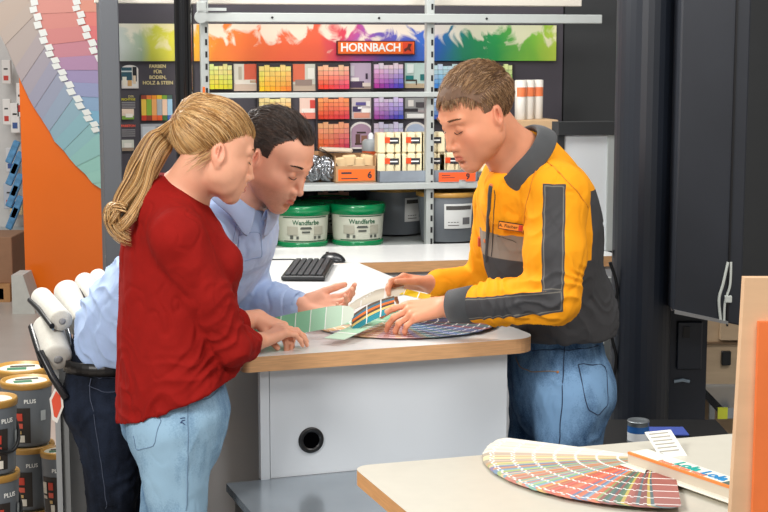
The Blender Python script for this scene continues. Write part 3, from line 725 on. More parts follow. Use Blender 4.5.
def grey_bucket(r, h, lid_r, label, white_label=True, group='grey paint buckets with ochre lids', rz=FB.a, style=0, handle=False):
    t = thing('grey_paint_bucket', label, 'bucket', (0, 0, 0), rz, group)
    MB().lathe([(r*.86, 0), (r*.88, .004), (r, h*.92)], 44).build('body', M_gb, t)
    MB().lathe([(lid_r*.985, h*.9), (lid_r*1.02, h*.905), (lid_r*1.03, h*.97), (lid_r, h), (lid_r*.93, h*1.0), (lid_r*.9, h*.965), (.0005, h*.965)], 44).build('lid', M_gold, t)
    if style == 0:
        l = curved_patch(r*.955, h*.28, h*.78, -math.pi*.62, -math.pi*.3, r2=r*1.0).build('label', M_lg, t)
        for k in range(4): curved_patch(r*.965, h*(.34+.06*k), h*(.355+.06*k), -math.pi*.58, -math.pi*.46, r2=r*.967).build('text_line', M_tl, l)
        curved_patch(r*.998, h*.66, h*.74, -math.pi*.6, -math.pi*.32, r2=r*1.003).build('text_band', M_tl, l)
        curved_patch(r*.97, h*.36, h*.5, -math.pi*.42, -math.pi*.33, r2=r*.975).build('label_picture', mat('lp', (96, 96, 98), .6), l)
    else:
        l = curved_patch(r*.9, h*.06, h*.62, -math.pi*.86, -math.pi*.5, r2=r*.985).build('label', mat('label_brown', (44, 38, 34), .5), t)
        for (a0, a1, z0, z1, c) in ((-.84, -.74, .36, .54, (214, 206, 190)), (-.84, -.74, .4, .43, (60, 50, 44)), (-.7, -.6, .42, .54, (196, 64, 44)), (-.7, -.6, .3, .38, (210, 90, 70)), (-.84, -.74, .28, .33, (200, 190, 176)), (-.66, -.58, .08, .19, (226, 220, 206)), (-.68, -.62, .21, .26, (206, 170, 110))):
            curved_patch(r*(.905+.09*z1)+.003, h*z0, h*z1, math.pi*a0, math.pi*a1, n=5, r2=r*(.905+.14*z1)+.003).build('label_print', mat('lp2', c, .6), l)
        lathe_text('PLUS', h*.085, M_wt, r*.985, h*.72, t)
        curved_patch(r*.98, h*.4, h*.56, -math.pi*.36, -math.pi*.28, r2=r*.99).build('round_seal', mat('seal', (170, 176, 176), .5), t)
        # printed picture on the lid
        d = MB().lathe([(lid_r*.8, h*.967), (lid_r*.8, h*.972)], 32).build('lid_sticker', mat('lid_paper', (206, 206, 190), .5), t)
        MB().box(-lid_r*.5, lid_r*.2, -lid_r*.3, lid_r*.1, h*.972, h*.976, ).build('sticker_print', mat('stick_green', (50, 110, 80), .5), d)
        MB().box(-lid_r*.4, lid_r*.5, lid_r*.2, lid_r*.45, h*.972, h*.976).build('sticker_print', mat('stick_dark', (60, 56, 50), .5), d)
        if handle:
            pts = [(-r*1.0, -.0, h*.72)]+[(-r*1.02*math.cos(q), -r*1.06*math.sin(q), h*(.72-.42*math.sin(q))) for q in np.linspace(.1, math.pi-.1, 14)]+[(r*1.0, 0, h*.72)]
            MB().tube(pts, .006, 8).build('handle', M_black, t)
    return t
gl = [(448, lv-.02, 'grey bucket with white label and ochre lid standing right of the rack post'), (395, lv+.285, 'grey bucket with ochre lid in the back row, left of the rack post'), (458, lv+.29, 'grey bucket with ochre lid in the back row behind the white labelled bucket'), (420, lv+.22, 'grey bucket with ochre lid in the back row behind the rack post')]
gb = None
for i, (px, v, l) in enumerate(gl[:3]):
    loc = FB.loc(wl(FB, px, 220, v)[0], v, ZS2+.01)
    if gb is None: gb = grey_bucket(.135, .215, .138, l); gb.location = loc
    else: copy_tree(gb, loc, FB.a+(1.6 if i == 2 else .5), l)
# box and rolls right of the employee's head
a, zt = wl(FB, 512, 113, VR+.05); b_, zb = wl(FB, 556, 150, VR+.05)
bb = thing('beige_carton', 'large beige carton on the rack behind the neck of the employee', 'carton', FB.loc(a, VR+.02, ZS), FB.a)
zt = wl(FB, 530, 120, VR+.02)[1]-ZS
MB().box(0, b_-a, 0, .36, 0, zt, bev=.004).build('body', mat('beige_card', (204, 170, 130), .8, noise=.04), bb)
MB().box(.0, b_-a, -.001, .0, zt*.45, zt*.46).build('seam', M_card, bb)
for k, px in enumerate((519, 529, 540)):
    r_ = thing('paper_roll', ['white paper roll with orange print, nearest the hair of the employee', 'white paper roll with orange print, middle one on the beige carton', 'white paper roll with orange print, right one on the beige carton'][k], 'roll', FB.loc(wl(FB, px, 110, VR+.1)[0], VR+.08+.03*k, ZS+zt), FB.a, 'paper rolls on the beige carton')
    MB().lathe([(.022, 0), (.024, .004), (.026, .17), (.02, .172), (.018, .165)], 20).build('roll', mat('roll_white', (232, 226, 216), .5), r_)
    curved_patch(.0262, .1, .14, -math.pi*.8, -math.pi*.2).build('print_band', mat('roll_orange', (240, 130, 80), .5), r_)
# ------------------------------------------------------------ counters
def rounded(poly, rads, n=8):
    out = []; K = len(poly)
    for i in range(K):
        p = np.array(poly[i]); a = np.array(poly[i-1])-p; b = np.array(poly[(i+1) % K])-p; r = rads[i]
        if not r: out.append(tuple(p)); continue
        a = a/np.linalg.norm(a); b = b/np.linalg.norm(b); ang = math.acos(np.clip(a@b, -1, 1)); d = r/math.tan(ang/2)
        c = p+(a+b)/np.linalg.norm(a+b)*r/math.sin(ang/2); s = p+a*d-c; e = p+b*d-c
        th0 = math.atan2(s[1], s[0]); th1 = math.atan2(e[1], e[0]); dt = (th1-th0+math.pi) % (2*math.pi)-math.pi
        out += [tuple(c+r*np.array([math.cos(th0+dt*t), math.sin(th0+dt*t)])) for t in np.linspace(0, 1, n)]
    return out
def slab(name, poly, z1, th, parent, top=M_ctop, side=M_wood):
    mb = MB(); mb.prism(poly, z1-th, z1-.0008); o = mb.build(name+'_edge', side, parent, bevel=0)
    mb = MB(); mb.prism(poly, z1-.0008, z1); o2 = mb.build(name, top, parent)
    return o2
ZC = .98
FLp = PZ(243, 357.5, ZC); FRp = PZ(539, 337.5, ZC); BR = PZ(358, 262.5, ZC)
u = (FRp-FLp)[:2]; u /= np.linalg.norm(u); dv = (BR-FRp)[:2]; L = np.linalg.norm(dv); dv /= L
Lb = 1.42
FL = FLp[:2]; FR = FRp[:2]
_a0 = PZ(225, 266.5, ZC)[:2]; _a1 = PZ(619, 256.0, ZC)[:2]; _k = (_a1-_a0)/np.linalg.norm(_a1-_a0); _n = np.array([-_k[1], _k[0]])
def _hit(p): return p+dv*(((_a0-p)@_n)/(dv@_n)-.002)
BRr = _hit(FR); BL = _hit(FL); L = min(np.linalg.norm(BRr-FR), np.linalg.norm(BL-FL))
ct = thing('sales_counter', 'white topped sales counter with beech edge where the customers lean', 'counter', (0, 0, 0))
slab('counter_top', rounded([tuple(FL), tuple(FR), tuple(BRr), tuple(BL)], [.02, .07, 0, 0]), ZC, .042, ct)
def pt(s_, t_): return FL+u*s_+dv*t_       # s along front, t back
Wd = np.linalg.norm(FR-FL)
zc0 = .63
def cab(name, s0, s1, t0, t1, z0, z1, m, bevel=0):
    pl = [tuple(pt(s0, t0)), tuple(pt(s1, t0)), tuple(pt(s1, t1)), tuple(pt(s0, t1))]
    return MB().prism(pl, z0, z1).build(name, m, ct, bevel=bevel)
pA = PZ(278, 373, ZC-.042); 
sA = .085; sB = Wd-.075
cab('front_panel', sA, sB, .05, .068, zc0-.0, ZC-.042, M_panel)
cab('edge_strip', sA-.028, sA-.003, .045, .068, zc0-.0, ZC-.042, M_panel)
cab('side_panel', sA-.028, sA-.01, .07, 1.2, .0, ZC-.042, mat('side_dark', (92, 94, 98), .35))
cab('body', sA, sB-.002, .07, L-.05, 0, ZC-.042, M_panel)
# cable hole
hp = P(311, 440, 1)  # direction only
n2 = np.array([-u[1], u[0]]); d = ray(311, 440); tt = (pt(sA, .05)@n2)/(d[:2]@n2); hc = d*tt; hz = CAMH+hc[2]
ang = math.atan2(u[1], u[0])
g = MB()
ring = [(.0225, 0), (.0225, -.004), (.0345, -.006), (.036, -.002), (.036, .001)]
g.lathe([(r, z) for r, z in ring], 40, cap=False)
gm = g.build('cable_grommet', M_black, ct); gm.location = (hc[0], hc[1], hz); gm.rotation_euler = (-math.pi/2, 0, ang)
g = MB().lathe([(.0225, -.0035), (.0225, -.003)], 32).build('cable_hole', mat('hole_black', (4, 4, 5), .9, spec=0), gm)
# steel platform in front
pb = thing('steel_platform', 'low grey steel worktop in front of the white counter panel', 'worktop', (0, 0, 0))
q0 = PZ(232, 480, zc0)[:2]; 
PF = [tuple(q0+dv*.35), tuple(q0-dv*.55), tuple(q0-dv*.55+u*1.0), tuple(q0+u*1.0+dv*.0)]
s_a = [tuple(pt(-.04, .046)), tuple(pt(-.04, -.45)), tuple(pt(.95, -.45)), tuple(pt(.95, .046))]
MB().prism(s_a, zc0-.022, zc0).build('steel_top', M_steel, pb, bevel=.003)
s_b = [tuple(pt(-.02, .03)), tuple(pt(-.02, -.42)), tuple(pt(.93, -.42)), tuple(pt(.93, .03))]
MB().prism(s_b, 0, zc0-.022).build('base_cabinet', mat('plat_dark', (40, 44, 50), .4), pb)
# back counter
bc = thing('back_counter', 'white rear counter with beech front edge running behind keyboard and employee', 'counter', (0, 0, 0))
a0 = PZ(225, 266.5, ZC)[:2]; a1 = PZ(619, 256.0, ZC)[:2]
k = (a1-a0)/np.linalg.norm(a1-a0); kn = np.array([-k[1], k[0]])
a0 = PZ(214, 266.9, ZC)[:2]; BD = .5
slab('counter_top', [tuple(a0), tuple(a1), tuple(a1+kn*BD), tuple(a0+kn*BD)], ZC+.0015, .042, bc)
MB().prism([tuple(a0+k*.01+kn*.03), tuple(a1-k*.01+kn*.03), tuple(a1-k*.01+kn*(BD-.02)), tuple(a0+k*.01+kn*(BD-.02))], 0, ZC-.0405).build('front_panel', M_panel, bc)
# white cabinet on the back counter behind the employee
w0 = PZ(562, 254, ZC)[:2]; 
wc = thing('white_cabinet', 'tall white cabinet with dark top frame standing behind the employee', 'cabinet', (0, 0, 0))
A = P(563, 200, 6.0)[:2]; Bp = P(613, 200, 6.05)[:2]; zt = P(590, 135, 6.0)[2]
kk = (Bp-A)/np.linalg.norm(Bp-A); nn = np.array([-kk[1], kk[0]])
MB().prism([tuple(A), tuple(Bp), tuple(Bp+nn*.05), tuple(A+nn*.05)], ZC+.003, zt).build('body', M_white, wc)
zt2 = P(590, 122, 6.0)[2]
MB().prism([tuple(A-kk*.03-nn*.02), tuple(Bp+nn*-.02), tuple(Bp+nn*.06), tuple(A-kk*.03+nn*.06)], zt, zt2).build('top_frame', M_dark, wc)
MB().prism([tuple(A-kk*.03-nn*.01), tuple(A-kk*.001-nn*.01), tuple(A-kk*.001+nn*.05), tuple(A-kk*.03+nn*.05)], ZC+.003, zt).build('side_post', M_dark, wc)
MB().prism([tuple(Bp-kk*.03-nn*.012), tuple(Bp-nn*.012), tuple(Bp), tuple(Bp-kk*.03)], ZC+.003, zt).build('edge_trim', M_rack, wc)
# end strip under the counter end
e0 = P(604, 340, 5.6)[:2]; e1 = P(611, 340, 5.62)[:2]
ep = MB().prism([tuple(e0), tuple(e1), tuple(e1+nn*.02), tuple(e0+nn*.02)], 0, ZC-.045).build('end_panel', M_rack, bc)
# keyboard, mouse
kb = thing('keyboard', 'black computer keyboard lying on the sales counter', 'keyboard')
c = [PZ(281, 275, ZC+.01), PZ(326, 282, ZC+.01), PZ(335.5, 264.5, ZC+.01), PZ(292, 260.5, ZC+.01)]
ctr = sum(c)/4; ax = nrm((c[3]+c[2]-c[0]-c[1])[:2]); yaw = math.atan2(ax[1], ax[0])-math.pi/2
kb.location = (ctr[0], ctr[1], ZC); kb.rotation_euler = (0, 0, yaw)
kw, kl = .155, .43
MB().box(-kw/2, kw/2, -kl/2, kl/2, .003, .02, bev=.004).build('base', M_black, kb)
M_key = mat('key_black', (44, 46, 50), .5); n_ = 0
for i in range(6):
    mb = MB()
    for j in range(18):
        if i == 5 and 5 <= j <= 11:
            if j == 5: mb.box(-kw/2+.012+i*.0225, -kw/2+.012+i*.0225+.019, -kl/2+.012+j*.0228, -kl/2+.012+12*.0228-.004, .02, .027, bev=.002)
            continue
        mb.box(-kw/2+.012+i*.0225, -kw/2+.012+i*.0225+.019, -kl/2+.012+j*.0228, -kl/2+.012+j*.0228+.019, .02, .027, bev=.002)
    mb.build('key_row', M_key, kb)
MB().tube([(0, kl/2, .012), (-.02, kl/2+.08, .004), (-.1, kl/2+.12, .004), (-.25, kl/2+.1, .004)], .003, 6).build('cable', M_black, kb)
p = PZ(333, 262, ZC)
V = Vol((-.05, -.07, -.01), (.05, .07, .06), .003); V.ell((0, 0, 0), (.034, .058, .036), k=.004); V.plane((0, 0, .002), (0, 0, -1))
v, f = V.mesh(); ms = thing('computer_mouse', 'black computer mouse beside the keyboard', 'mouse', (p[0], p[1], ZC+.0015), .9)
o = rawmesh('shell', v, f, mat('mouse_black', (22, 24, 28), .3)); o.parent = ms
MB().lathe([(.008, 0), (.008, .006)], 14).build('wheel', M_hole, ms, loc=(0, .03, .028), rot=(0, math.pi/2, 0))
# foreground counter
fc = thing('front_counter', 'cream topped counter with beech edge in the foreground', 'counter', (0, 0, 0))
M_cream_top = mat('cream_laminate', (208, 204, 190), .3, noise=.02, nscale=30)
f0 = PZ(352, 466, ZC)[:2]; f1 = PZ(735, 433.5, ZC)[:2]; kf = (f1-f0)/np.linalg.norm(f1-f0)
fe = PZ(399, 511, ZC)[:2]; kd = fe-PZ(354, 473, ZC)[:2]; kd /= np.linalg.norm(kd)
poly = [tuple(f0), tuple(f0+kd*.55), tuple(f0+kd*.55+kf*1.35), tuple(f0+kf*1.35)]
slab('counter_top', rounded(poly, [.035, 0, 0, 0]), ZC, .03, fc, top=M_cream_top, side=mat('oak_edge', (196, 142, 86), .45, noise=.12, nscale=14, stretch=(1.2, 1.2, 22)))
pl = [tuple(f0+kd*.1+kf*.1), tuple(f0+kd*.5+kf*.1), tuple(f0+kd*.5+kf*1.3), tuple(f0+kd*.1+kf*1.3)]
MB().prism(pl, 0, ZC-.03).build('body', M_panel, fc)
# ------------------------------------------------------------ colour fans
def leaf(L, Wl, cols, curve=0, gap=.004, r0=.02, tip=.3, segs=4, bow=0):
    """one strip from the pivot outward: swatches separated by white bars, rounded tip"""
    mb = MB(); n = len(cols); lo = L*.12
    mb._pts = []
    def z(r): return bow*math.sin(math.pi*min(max(r/L, 0), 1))
    def wd(r): return Wl*(.55+.45*min(1, r/(L*.5)))
    def ring(a, b, c):
        wa, wb_ = wd(a)/2, wd(b)/2
        mb.quad((a, -wa, z(a)), (b, -wb_, z(b)), (b, wb_, z(b)), (a, wa, z(a)), c)
    ring(-.012, lo, rgb(236, 234, 226)); st = (L*.96-lo)/n
    for i, c in enumerate(cols):
        a = lo+i*st; q = 2
        for k_ in range(q): ring(a+(st-gap)*k_/q, a+(st-gap)*(k_+1)/q, c)
        ring(a+st-gap, a+st, rgb(240, 240, 236))
    e = L*.96; w = wd(e)/2; pts = [(e, -w, z(e))]+[(e+L*.04*math.cos(q), w*math.sin(q), z(e)) for q in np.linspace(-1.2, 1.2, 6)]+[(e, w, z(e))]
    mb._add(pts, [range(len(pts))], cols[-1])
    return mb
def spectrum(t, kind=0):
    import colorsys
    if kind == 0: h = t; s_ = .55; v = .85
    return colorsys.hsv_to_rgb(h % 1, s_, v)
def hsv(h, s_, v):
    import colorsys
    r, g_, b_ = colorsys.hsv_to_rgb(h % 1, s_, v); return (lin(r*255), lin(g_*255), lin(b_*255), 1)
def sheet_mat(): return VCG
def fan_deck(name, label, loc, ang0, ang1, n, L, Wl, pal, nsw=7, lift=.00045, z0=.001):
    t = thing(name, label, 'colour fan', loc)
    for i in range(n):
        f = i/(n-1); a = ang0+(ang1-ang0)*f
        m_ = leaf(L*(1+.012*math.sin(i*2.3)), Wl, pal(f, i, nsw))
        o = m_.build('colour_strip', VCG, t); o.location = (0, 0, z0+lift*i); o.rotation_euler = (0, 0, a)
    MB().lathe([(.008, 0), (.008, .004+lift*n), (.005, .006+lift*n)], 16).build('rivet', M_rack, t)
    return t
def pal_front(f, i, n):
    r = random.Random(i*7+1); out = []
    CR = ['EFE9DA', 'F0EBDF', 'E9E2CF', 'EDE6D8']; A_ = ['E8DCA8', 'D9C7A4', 'C9A06A', 'E6C9B4', 'B8A890', 'EAD98A', '8C6A50']
    B_ = ['6FA8B8', 'D8B98A', '5F86A8', 'C88A5A', 'A9BF6A', '8FB8C8', 'B89A8A', 'D9C060', '7A6AA0', 'C86A50', '6FB09A', 'E0A050']
    D_ = ['D86A3A', 'E08A40', '5A78A0', 'C8502F', 'E0B050', 'B87A50', '7AA0B8', 'D85A48', '8A9A50', 'E07850']
    E_ = ['B03A2F', '3A6A50', 'C8B040', '8A3A30', '2F5A60', 'D07030', '4A7A48', 'A85040']
    L = CR if f < .2 else A_ if f < .34 else B_ if f < .62 else D_ if f < .84 else E_
    b = hexc(L[r.randrange(len(L))])
    for k in range(n):
        g_ = k/(n-1); w = .0+.16*g_*(1 if f > .2 else .1); j_ = r.uniform(.88, 1.08)
        out.append(tuple(min(1, (b[c]*(1-w)+w*.85)*j_*.93) for c in range(3))+(1,))
    return out
pv = PZ(660, 461, ZC); 
fan_deck('colour_fan', 'large spread colour fan of rainbow strips lying on the cream front counter', (pv[0], pv[1], ZC), R_(152), R_(262), 96, .345, .046, pal_front, 7, lift=.0001)
def pal_back(f, i, n):
    r = random.Random(i*5+3); out = []
    G = ['8FC0A0', 'A6CFB4', '7AB48F']; T = ['C89A78', '6FA088', 'B87A5A', 'D8C8A0', '8A8FA8', 'C8887A', '5F8F9A', 'D0A468']
    R3 = ['A04A40', 'B07A80', '7A5A78', 'C08A60', '8A4848']; Bl = ['2F4F88', '34609A', '8A2F38', '2F7078', '3A4A78', '246068', '5A4A80', '6A5A3A', '2A3F60', '3F6F60']
    L = G if f < .16 else T if f < .42 else R3 if f < .52 else Bl
    b = hexc(L[r.randrange(len(L))])
    for k in range(n):
        g_ = k/(n-1); w = .0+.1*g_; j_ = r.uniform(.85, 1.1)
        out.append(tuple(min(1, (b[c]*(1-w)+w*.75)*j_) for c in range(3))+(1,))
    return out
pv2 = PZ(405, 323, ZC)
fan_deck('colour_fan', 'big colour fan spread on the sales counter under the hands of the employee', (pv2[0], pv2[1], ZC), R_(166), R_(375), 54, .275, .05, pal_back, 7, lift=.00018)
# lifted strips held over the counter
def ribbon(name, label, pts, width, cols, wdir, cat='colour strip', group=None, th=.0012, round_end=True):
    """a bent paper strip through 3-D points, width along wdir"""
    pts = [np.asarray(p_, float) for p_ in pts]; K = 141; T = np.linspace(0, len(pts)-1, K)
    C = []
    for t_ in T:
        i = min(int(t_), len(pts)-2); f = t_-i; p0 = pts[max(i-1, 0)]; p1 = pts[i]; p2 = pts[i+1]; p3 = pts[min(i+2, len(pts)-1)]
        C.append(.5*((2*p1)+(-p0+p2)*f+(2*p0-5*p1+4*p2-p3)*f*f+(-p0+3*p1-3*p2+p3)*f**3))
    C = np.array(C); wv = nrm(wdir); mb = MB(); n = len(cols)
    for i in range(K-1):
        ww = []
        for j in (i, i+1):
            q = j/(K-1); w_ = width/2
            if round_end and q > .7: w_ *= math.sqrt(max(.0, 1-((q-.7)/.3)**2.4))*.97+.03
            ww.append(w_)
        f = (i+.5)/(K-1)*n; c = cols[min(int(f), n-1)]
        if f % 1 < .07 and f > .5: c = rgb(240, 242, 238)
        t_ = nrm(C[min(i+1, K-1)]-C[i]); nn_ = nrm(np.cross(t_, wv))*th/2
        for s_, cc in ((1, c), (-1, rgb(236, 236, 230))):
            q = [C[i]-wv*ww[0]+nn_*s_, C[i+1]-wv*ww[1]+nn_*s_, C[i+1]+wv*ww[1]+nn_*s_, C[i]+wv*ww[0]+nn_*s_]
            if s_ < 0: q = q[::-1]
            mb._add(q, [(0, 1, 2, 3)], cc, True)
    o = mb.build(name, VCG); return tag(o, label, cat, group)
gA = [hsv(.42, .45, .62), hsv(.41, .38, .68), hsv(.4, .33, .72), hsv(.4, .3, .76), hsv(.39, .24, .8), hsv(.37, .14, .84), hsv(.3, .07, .86)]
ribbon('colour_strip', 'raised pale green colour strip between the customers and the employee', [P(252, 334, 4.13), P(285, 326, 4.13), P(320, 319, 4.12), P(354, 313.5, 4.12)], .063, gA, nrm((.06, .35, .9)))
_p = [PZ(400, 311, ZC+.03), PZ(380, 318, ZC+.03), PZ(358, 328, ZC+.026), PZ(334, 339, ZC+.02)]; _d = nrm(_p[3]-_p[0])
ribbon('colour_strip', 'second green colour strip lying slanted under the fingers of the employee', _p, .062, [rgb(120, 178, 146), rgb(134, 190, 158), rgb(150, 200, 168), rgb(168, 208, 180), rgb(190, 218, 196)], np.array([-_d[1], _d[0], 0]), round_end=False)
bw = [hsv(.07, .4, .35), hsv(.06, .5, .3), hsv(.07, .4, .4), hsv(.08, .3, .5)]
for k, (hh, w_) in enumerate((((.08, .3, .38), 0), ((.55, .5, .55), 1), ((.07, .85, .9), 2), ((.06, .4, .35), 3), ((.12, .5, .9), 4), ((.52, .8, .6), 5))):
    ribbon('colour_strip', ['grey brown strip on top of the raised bundle by the hand of the employee', 'blue strip in the raised bundle', 'orange strip in the raised bundle', 'dark brown strip in the raised bundle', 'yellow strip in the raised bundle', 'teal strip at the bottom of the raised bundle'][k],
           [P(352, 318+2.4*k, 4.22-.012*k), P(366, 309+2.4*k, 4.24-.012*k), P(380, 303+2.2*k, 4.26-.012*k), P(394, 299+2*k, 4.28-.012*k)], .02, [hsv(*hh)]*3, nrm((.1, .5, .8)), group='strips of the raised bundle', round_end=False)
wv_ = [rgb(232, 228, 214)]*3
for k in range(5):
    ribbon('colour_strip', ['off white strip, lowest of the pale raised strips', 'off white strip, second of the pale raised strips', 'off white strip, third of the pale raised strips', 'off white strip, fourth of the pale raised strips', 'off white strip, highest of the pale raised strips'][k], [P(338+4*k, 316-3.0*k, 4.34+.012*k), P(360+3*k, 304-2.3*k, 4.36+.012*k), P(384, 296-1.2*k, 4.38+.012*k), P(404, 292-k, 4.4+.012*k)], .022, [rgb(226-4*k, 222-4*k, 206-4*k)]*3, nrm((.1, .6, .7)), group='pale raised strips', round_end=False)
ribbon('colour_strip', 'bright yellow colour strip held in the far hand of the employee', [P(391, 291, 4.42), P(404, 292, 4.4), P(418, 295, 4.38), P(430, 298, 4.36)], .032, [hsv(.15, .8, .95), hsv(.14, .85, .92), hsv(.13, .9, .88)], nrm((.2, .8, .35)), round_end=False)
# cover box of the front fan with painted writing
cb = thing('fan_cover_box', 'white carton with orange edge and blue brush lettering beside the front fan', 'carton')
A = PZ(628, 453, ZC+.03)[:2]; B_ = PZ(731, 488, ZC+.03)[:2]; ln = np.linalg.norm(B_-A); kx = (B_-A)/ln
cb.location = (A[0], A[1], ZC+.009); cb.rotation_euler = (0, 0, math.atan2(kx[1], kx[0]))
MB().box(0, ln, 0, .048, -.009, .02).build('body', mat('carton_side', (206, 196, 178), .5), cb)
MB().box(0, ln, 0, .048, .02, .0225).build('top_sheet', mat('top_sheet', (238, 236, 224), .4), cb)
MB().box(0, ln, -.001, .004, .019, .0235).build('orange_edge', mat('edge_orange', (236, 140, 70), .5), cb)
text('Lola', .036, mat('teal_ink', (40, 170, 160), .5), 'brush_lettering', cb, (ln*.5, .028, .0228), (0, 0, 0), bold=.001)
text('Lola', .036, mat('blue_ink', (40, 140, 200), .5), 'brush_lettering', cb, (ln*.76, .026, .0228), (0, 0, 0), bold=.001)
text('bunte farben wand', .016, mat('salmon_ink', (230, 140, 110), .5), 'brush_lettering', cb, (ln*.5, .012, .0228), (0, 0, 0), bold=.0006)
MB().box(ln-.03, ln-.002, .006, .044, .0225, .0228).build('dark_swatch', mat('swatch_dark', (90, 110, 104), .5), cb)
MB().box(0, .3, -.02, .1, .0, .001).build('paper_under', mat('paper_under', (232, 228, 214), .6), cb)
pc = PZ(674, 457, ZC)
cd = thing('paper_card', 'small white folded paper card propped behind the carton', 'card', (pc[0], pc[1], ZC), .35)
mb = MB(); mb.box(-.03, .03, -.0004, .0004, 0, .075); o = mb.build('front_leaf', mat('card_white', (238, 236, 226), .5), cd); o.rotation_euler = (-1.05, 0, 0)
for k in range(6): q = MB().box(-.024, .02, -.0012, -.0006, .016+.01*k, .019+.01*k).build('text_line', mat('card_ink', (170, 166, 156), .6), o)
# paint can and cloth on a low table
M_tb = mat('table_black', (14, 14, 16), .6)
lt = thing('low_table', 'low dark table behind the front counter holding the paint can', 'table', (0, 0, 0))
c0 = P(640, 438, 4.75); zt_ = c0[2]
MB().box(c0[0]-.12, c0[0]+.3, 4.6, 5.0, zt_-.03, zt_).build('table_top', M_tb, lt)
for sx in (-.1, .28):
    for y in (4.63, 4.97): MB().box(c0[0]+sx-.015, c0[0]+sx+.015, y-.015, y+.015, 0, zt_-.03).build('leg', M_tb, lt)
c0 = P(638, 440, 4.7)
cn = thing('paint_can', 'small paint can with blue label on the low table', 'can', (c0[0], 4.7, zt_))
MB().lathe([(.0345, 0), (.036, .003), (.034, .006), (.034, .066), (.036, .069)], 32).build('tin', mat('tin', (150, 160, 166), .3, metal=.6), cn)
MB().lathe([(.0346, .008), (.0346, .034)], 32, cap=False).build('white_label', mat('can_white', (235, 240, 244), .4), cn)
MB().lathe([(.0347, .034), (.0347, .055)], 32, cap=False).build('blue_label', mat('can_blue', (40, 100, 170), .4), cn)
MB().lathe([(.036, .069), (.034, .073), (.03, .07), (.0005, .07)], 32).build('lid', mat('can_lid', (130, 136, 140), .35, metal=.6), cn)
o = MB().box(-.05, .13, -.05, .05, 0, .008, bev=.003).build('blue_cloth', mat('cloth_blue', (60, 80, 160), .8), loc=(c0[0]+.05, 4.72+.1, zt_)); tag(o, 'flat blue cloth on the low table beside the paint can', 'cloth')
# ------------------------------------------------------------ dark mixing machine on the right
M_mach = mat('machine_blue_black', (20, 26, 36), .45, noise=.08, nscale=4)
M_mach2 = mat('machine_grey_blue', (34, 38, 46), .5, noise=.1, nscale=5)
mc = thing('mixing_machine', 'large blue black paint mixing machine on the right', 'machine', (0, 0, 0))
Ym = 5.1
a = P(617, 300, Ym)[0]; b_ = P(677, 300, Ym)[0]; cx = (a+b_)/2; r = (b_-a)/2
pl = [(cx+r*math.cos(q), Ym+.12+.14*math.sin(q)) for q in np.linspace(0, 2*math.pi, 33)[:-1]]
MB().prism(pl, 0, 2.25).build('round_column', M_mach, mc)
zb_ = P(700, 326, 5.0)[2]; xr_ = P(742, 300, 5.0)[0]; x2 = P(728, 300, 5.0)[0]
mb = MB(); mb._add([(b_-.03, 5.0, zb_+.05), (xr_, 5.0, zb_), (xr_, 5.6, zb_), (b_-.03, 5.6, zb_+.05), (b_-.03, 5.0, 2.25), (xr_, 5.0, 2.25), (xr_, 5.6, 2.25), (b_-.03, 5.6, 2.25)], [(0, 3, 2, 1), (4, 5, 6, 7), (0, 1, 5, 4), (1, 2, 6, 5), (2, 3, 7, 6), (3, 0, 4, 7)])
mb.build('upper_housing', M_mach2, mc, bevel=.006)
mb = MB(); mb.box(x2-.004, x2+.002, 4.992, 5.0, zb_, 2.2); mb.build('housing_joint', M_black, mc)
mb = MB(); mb._add([(b_-.03, 4.985, zb_+.045), (x2, 4.985, zb_+.008), (x2, 4.985, zb_+.018), (b_-.03, 4.985, zb_+.057), (b_-.03, 5.05, zb_+.045), (x2, 5.05, zb_+.008), (x2, 5.05, zb_+.018), (b_-.03, 5.05, zb_+.057)], [(0, 1, 2, 3), (3, 2, 6, 7), (4, 7, 6, 5)])
mb.build('metal_lip', mat('lip_metal', (150, 150, 150), .4, metal=.5), mc)
# recessed lower cabinet
x3 = P(706, 380, 5.3)[0]; x4 = P(675, 380, 5.3)[0]
MB().box(x4-.05, x3, 5.3, 5.7, 0, zb_).build('lower_cabinet', mat('machine_navy', (28, 35, 46), .4, noise=.15, nscale=8), mc)
d0 = P(678, 322, 5.28); d1 = P(702, 370, 5.28)
dr = MB().box(d0[0], d1[0], 5.285, 5.3, d1[2], d0[2], bev=.004).build('hatch', mat('hatch_navy', (34, 41, 52), .35), mc)
q0 = P(687, 333, 5.27); MB().box(q0[0]-.012, q0[0]+.012, 5.28, 5.286, q0[2]-.02, q0[2]+.02).build('latch', M_black, dr)
q0 = P(681, 383, 5.27); MB().tube([(q0[0]-.02, 5.296, q0[2]), (q0[0]+.01, 5.292, q0[2]+.006), (q0[0]+.035, 5.296, q0[2])], .006, 8).build('pale_handle', mat('pale_handle', (150, 170, 186), .4), mc)
# beige wooden niche further right
M_ply = mat('pale_ply', (186, 162, 132), .7, noise=.08, nscale=6, stretch=(1, 1, 6))
nb = thing('plywood_niche', 'pale plywood cabinet with black socket beyond the mixing machine', 'cabinet', (0, 0, 0))
x5 = P(706, 380, 5.75)[0]; x6 = P(770, 380, 5.75)[0]
MB().box(x5, x6, 5.75, 5.8, 0, P(720, 318, 5.75)[2]).build('back_panel', M_ply, nb)
s = P(730, 343, 5.74); MB().box(x5, x6, 5.735, 5.75, s[2]-.004, s[2]+.004).build('joint_strip', mat('ply_dark', (120, 96, 70), .7), nb)
s = P(726, 358, 5.74); so = MB().box(s[0]-.018, s[0]+.018, 5.73, 5.75, s[2]-.028, s[2]+.028, bev=.003).build('socket', M_black, nb)
s = P(735, 336, 5.7); dr = MB().box(s[0]-.05, s[0]+.06, 5.72, 5.75, s[2]-.02, s[2]+.06).build('drawer_front', M_ply, nb)
sh = P(725, 410, 5.4)
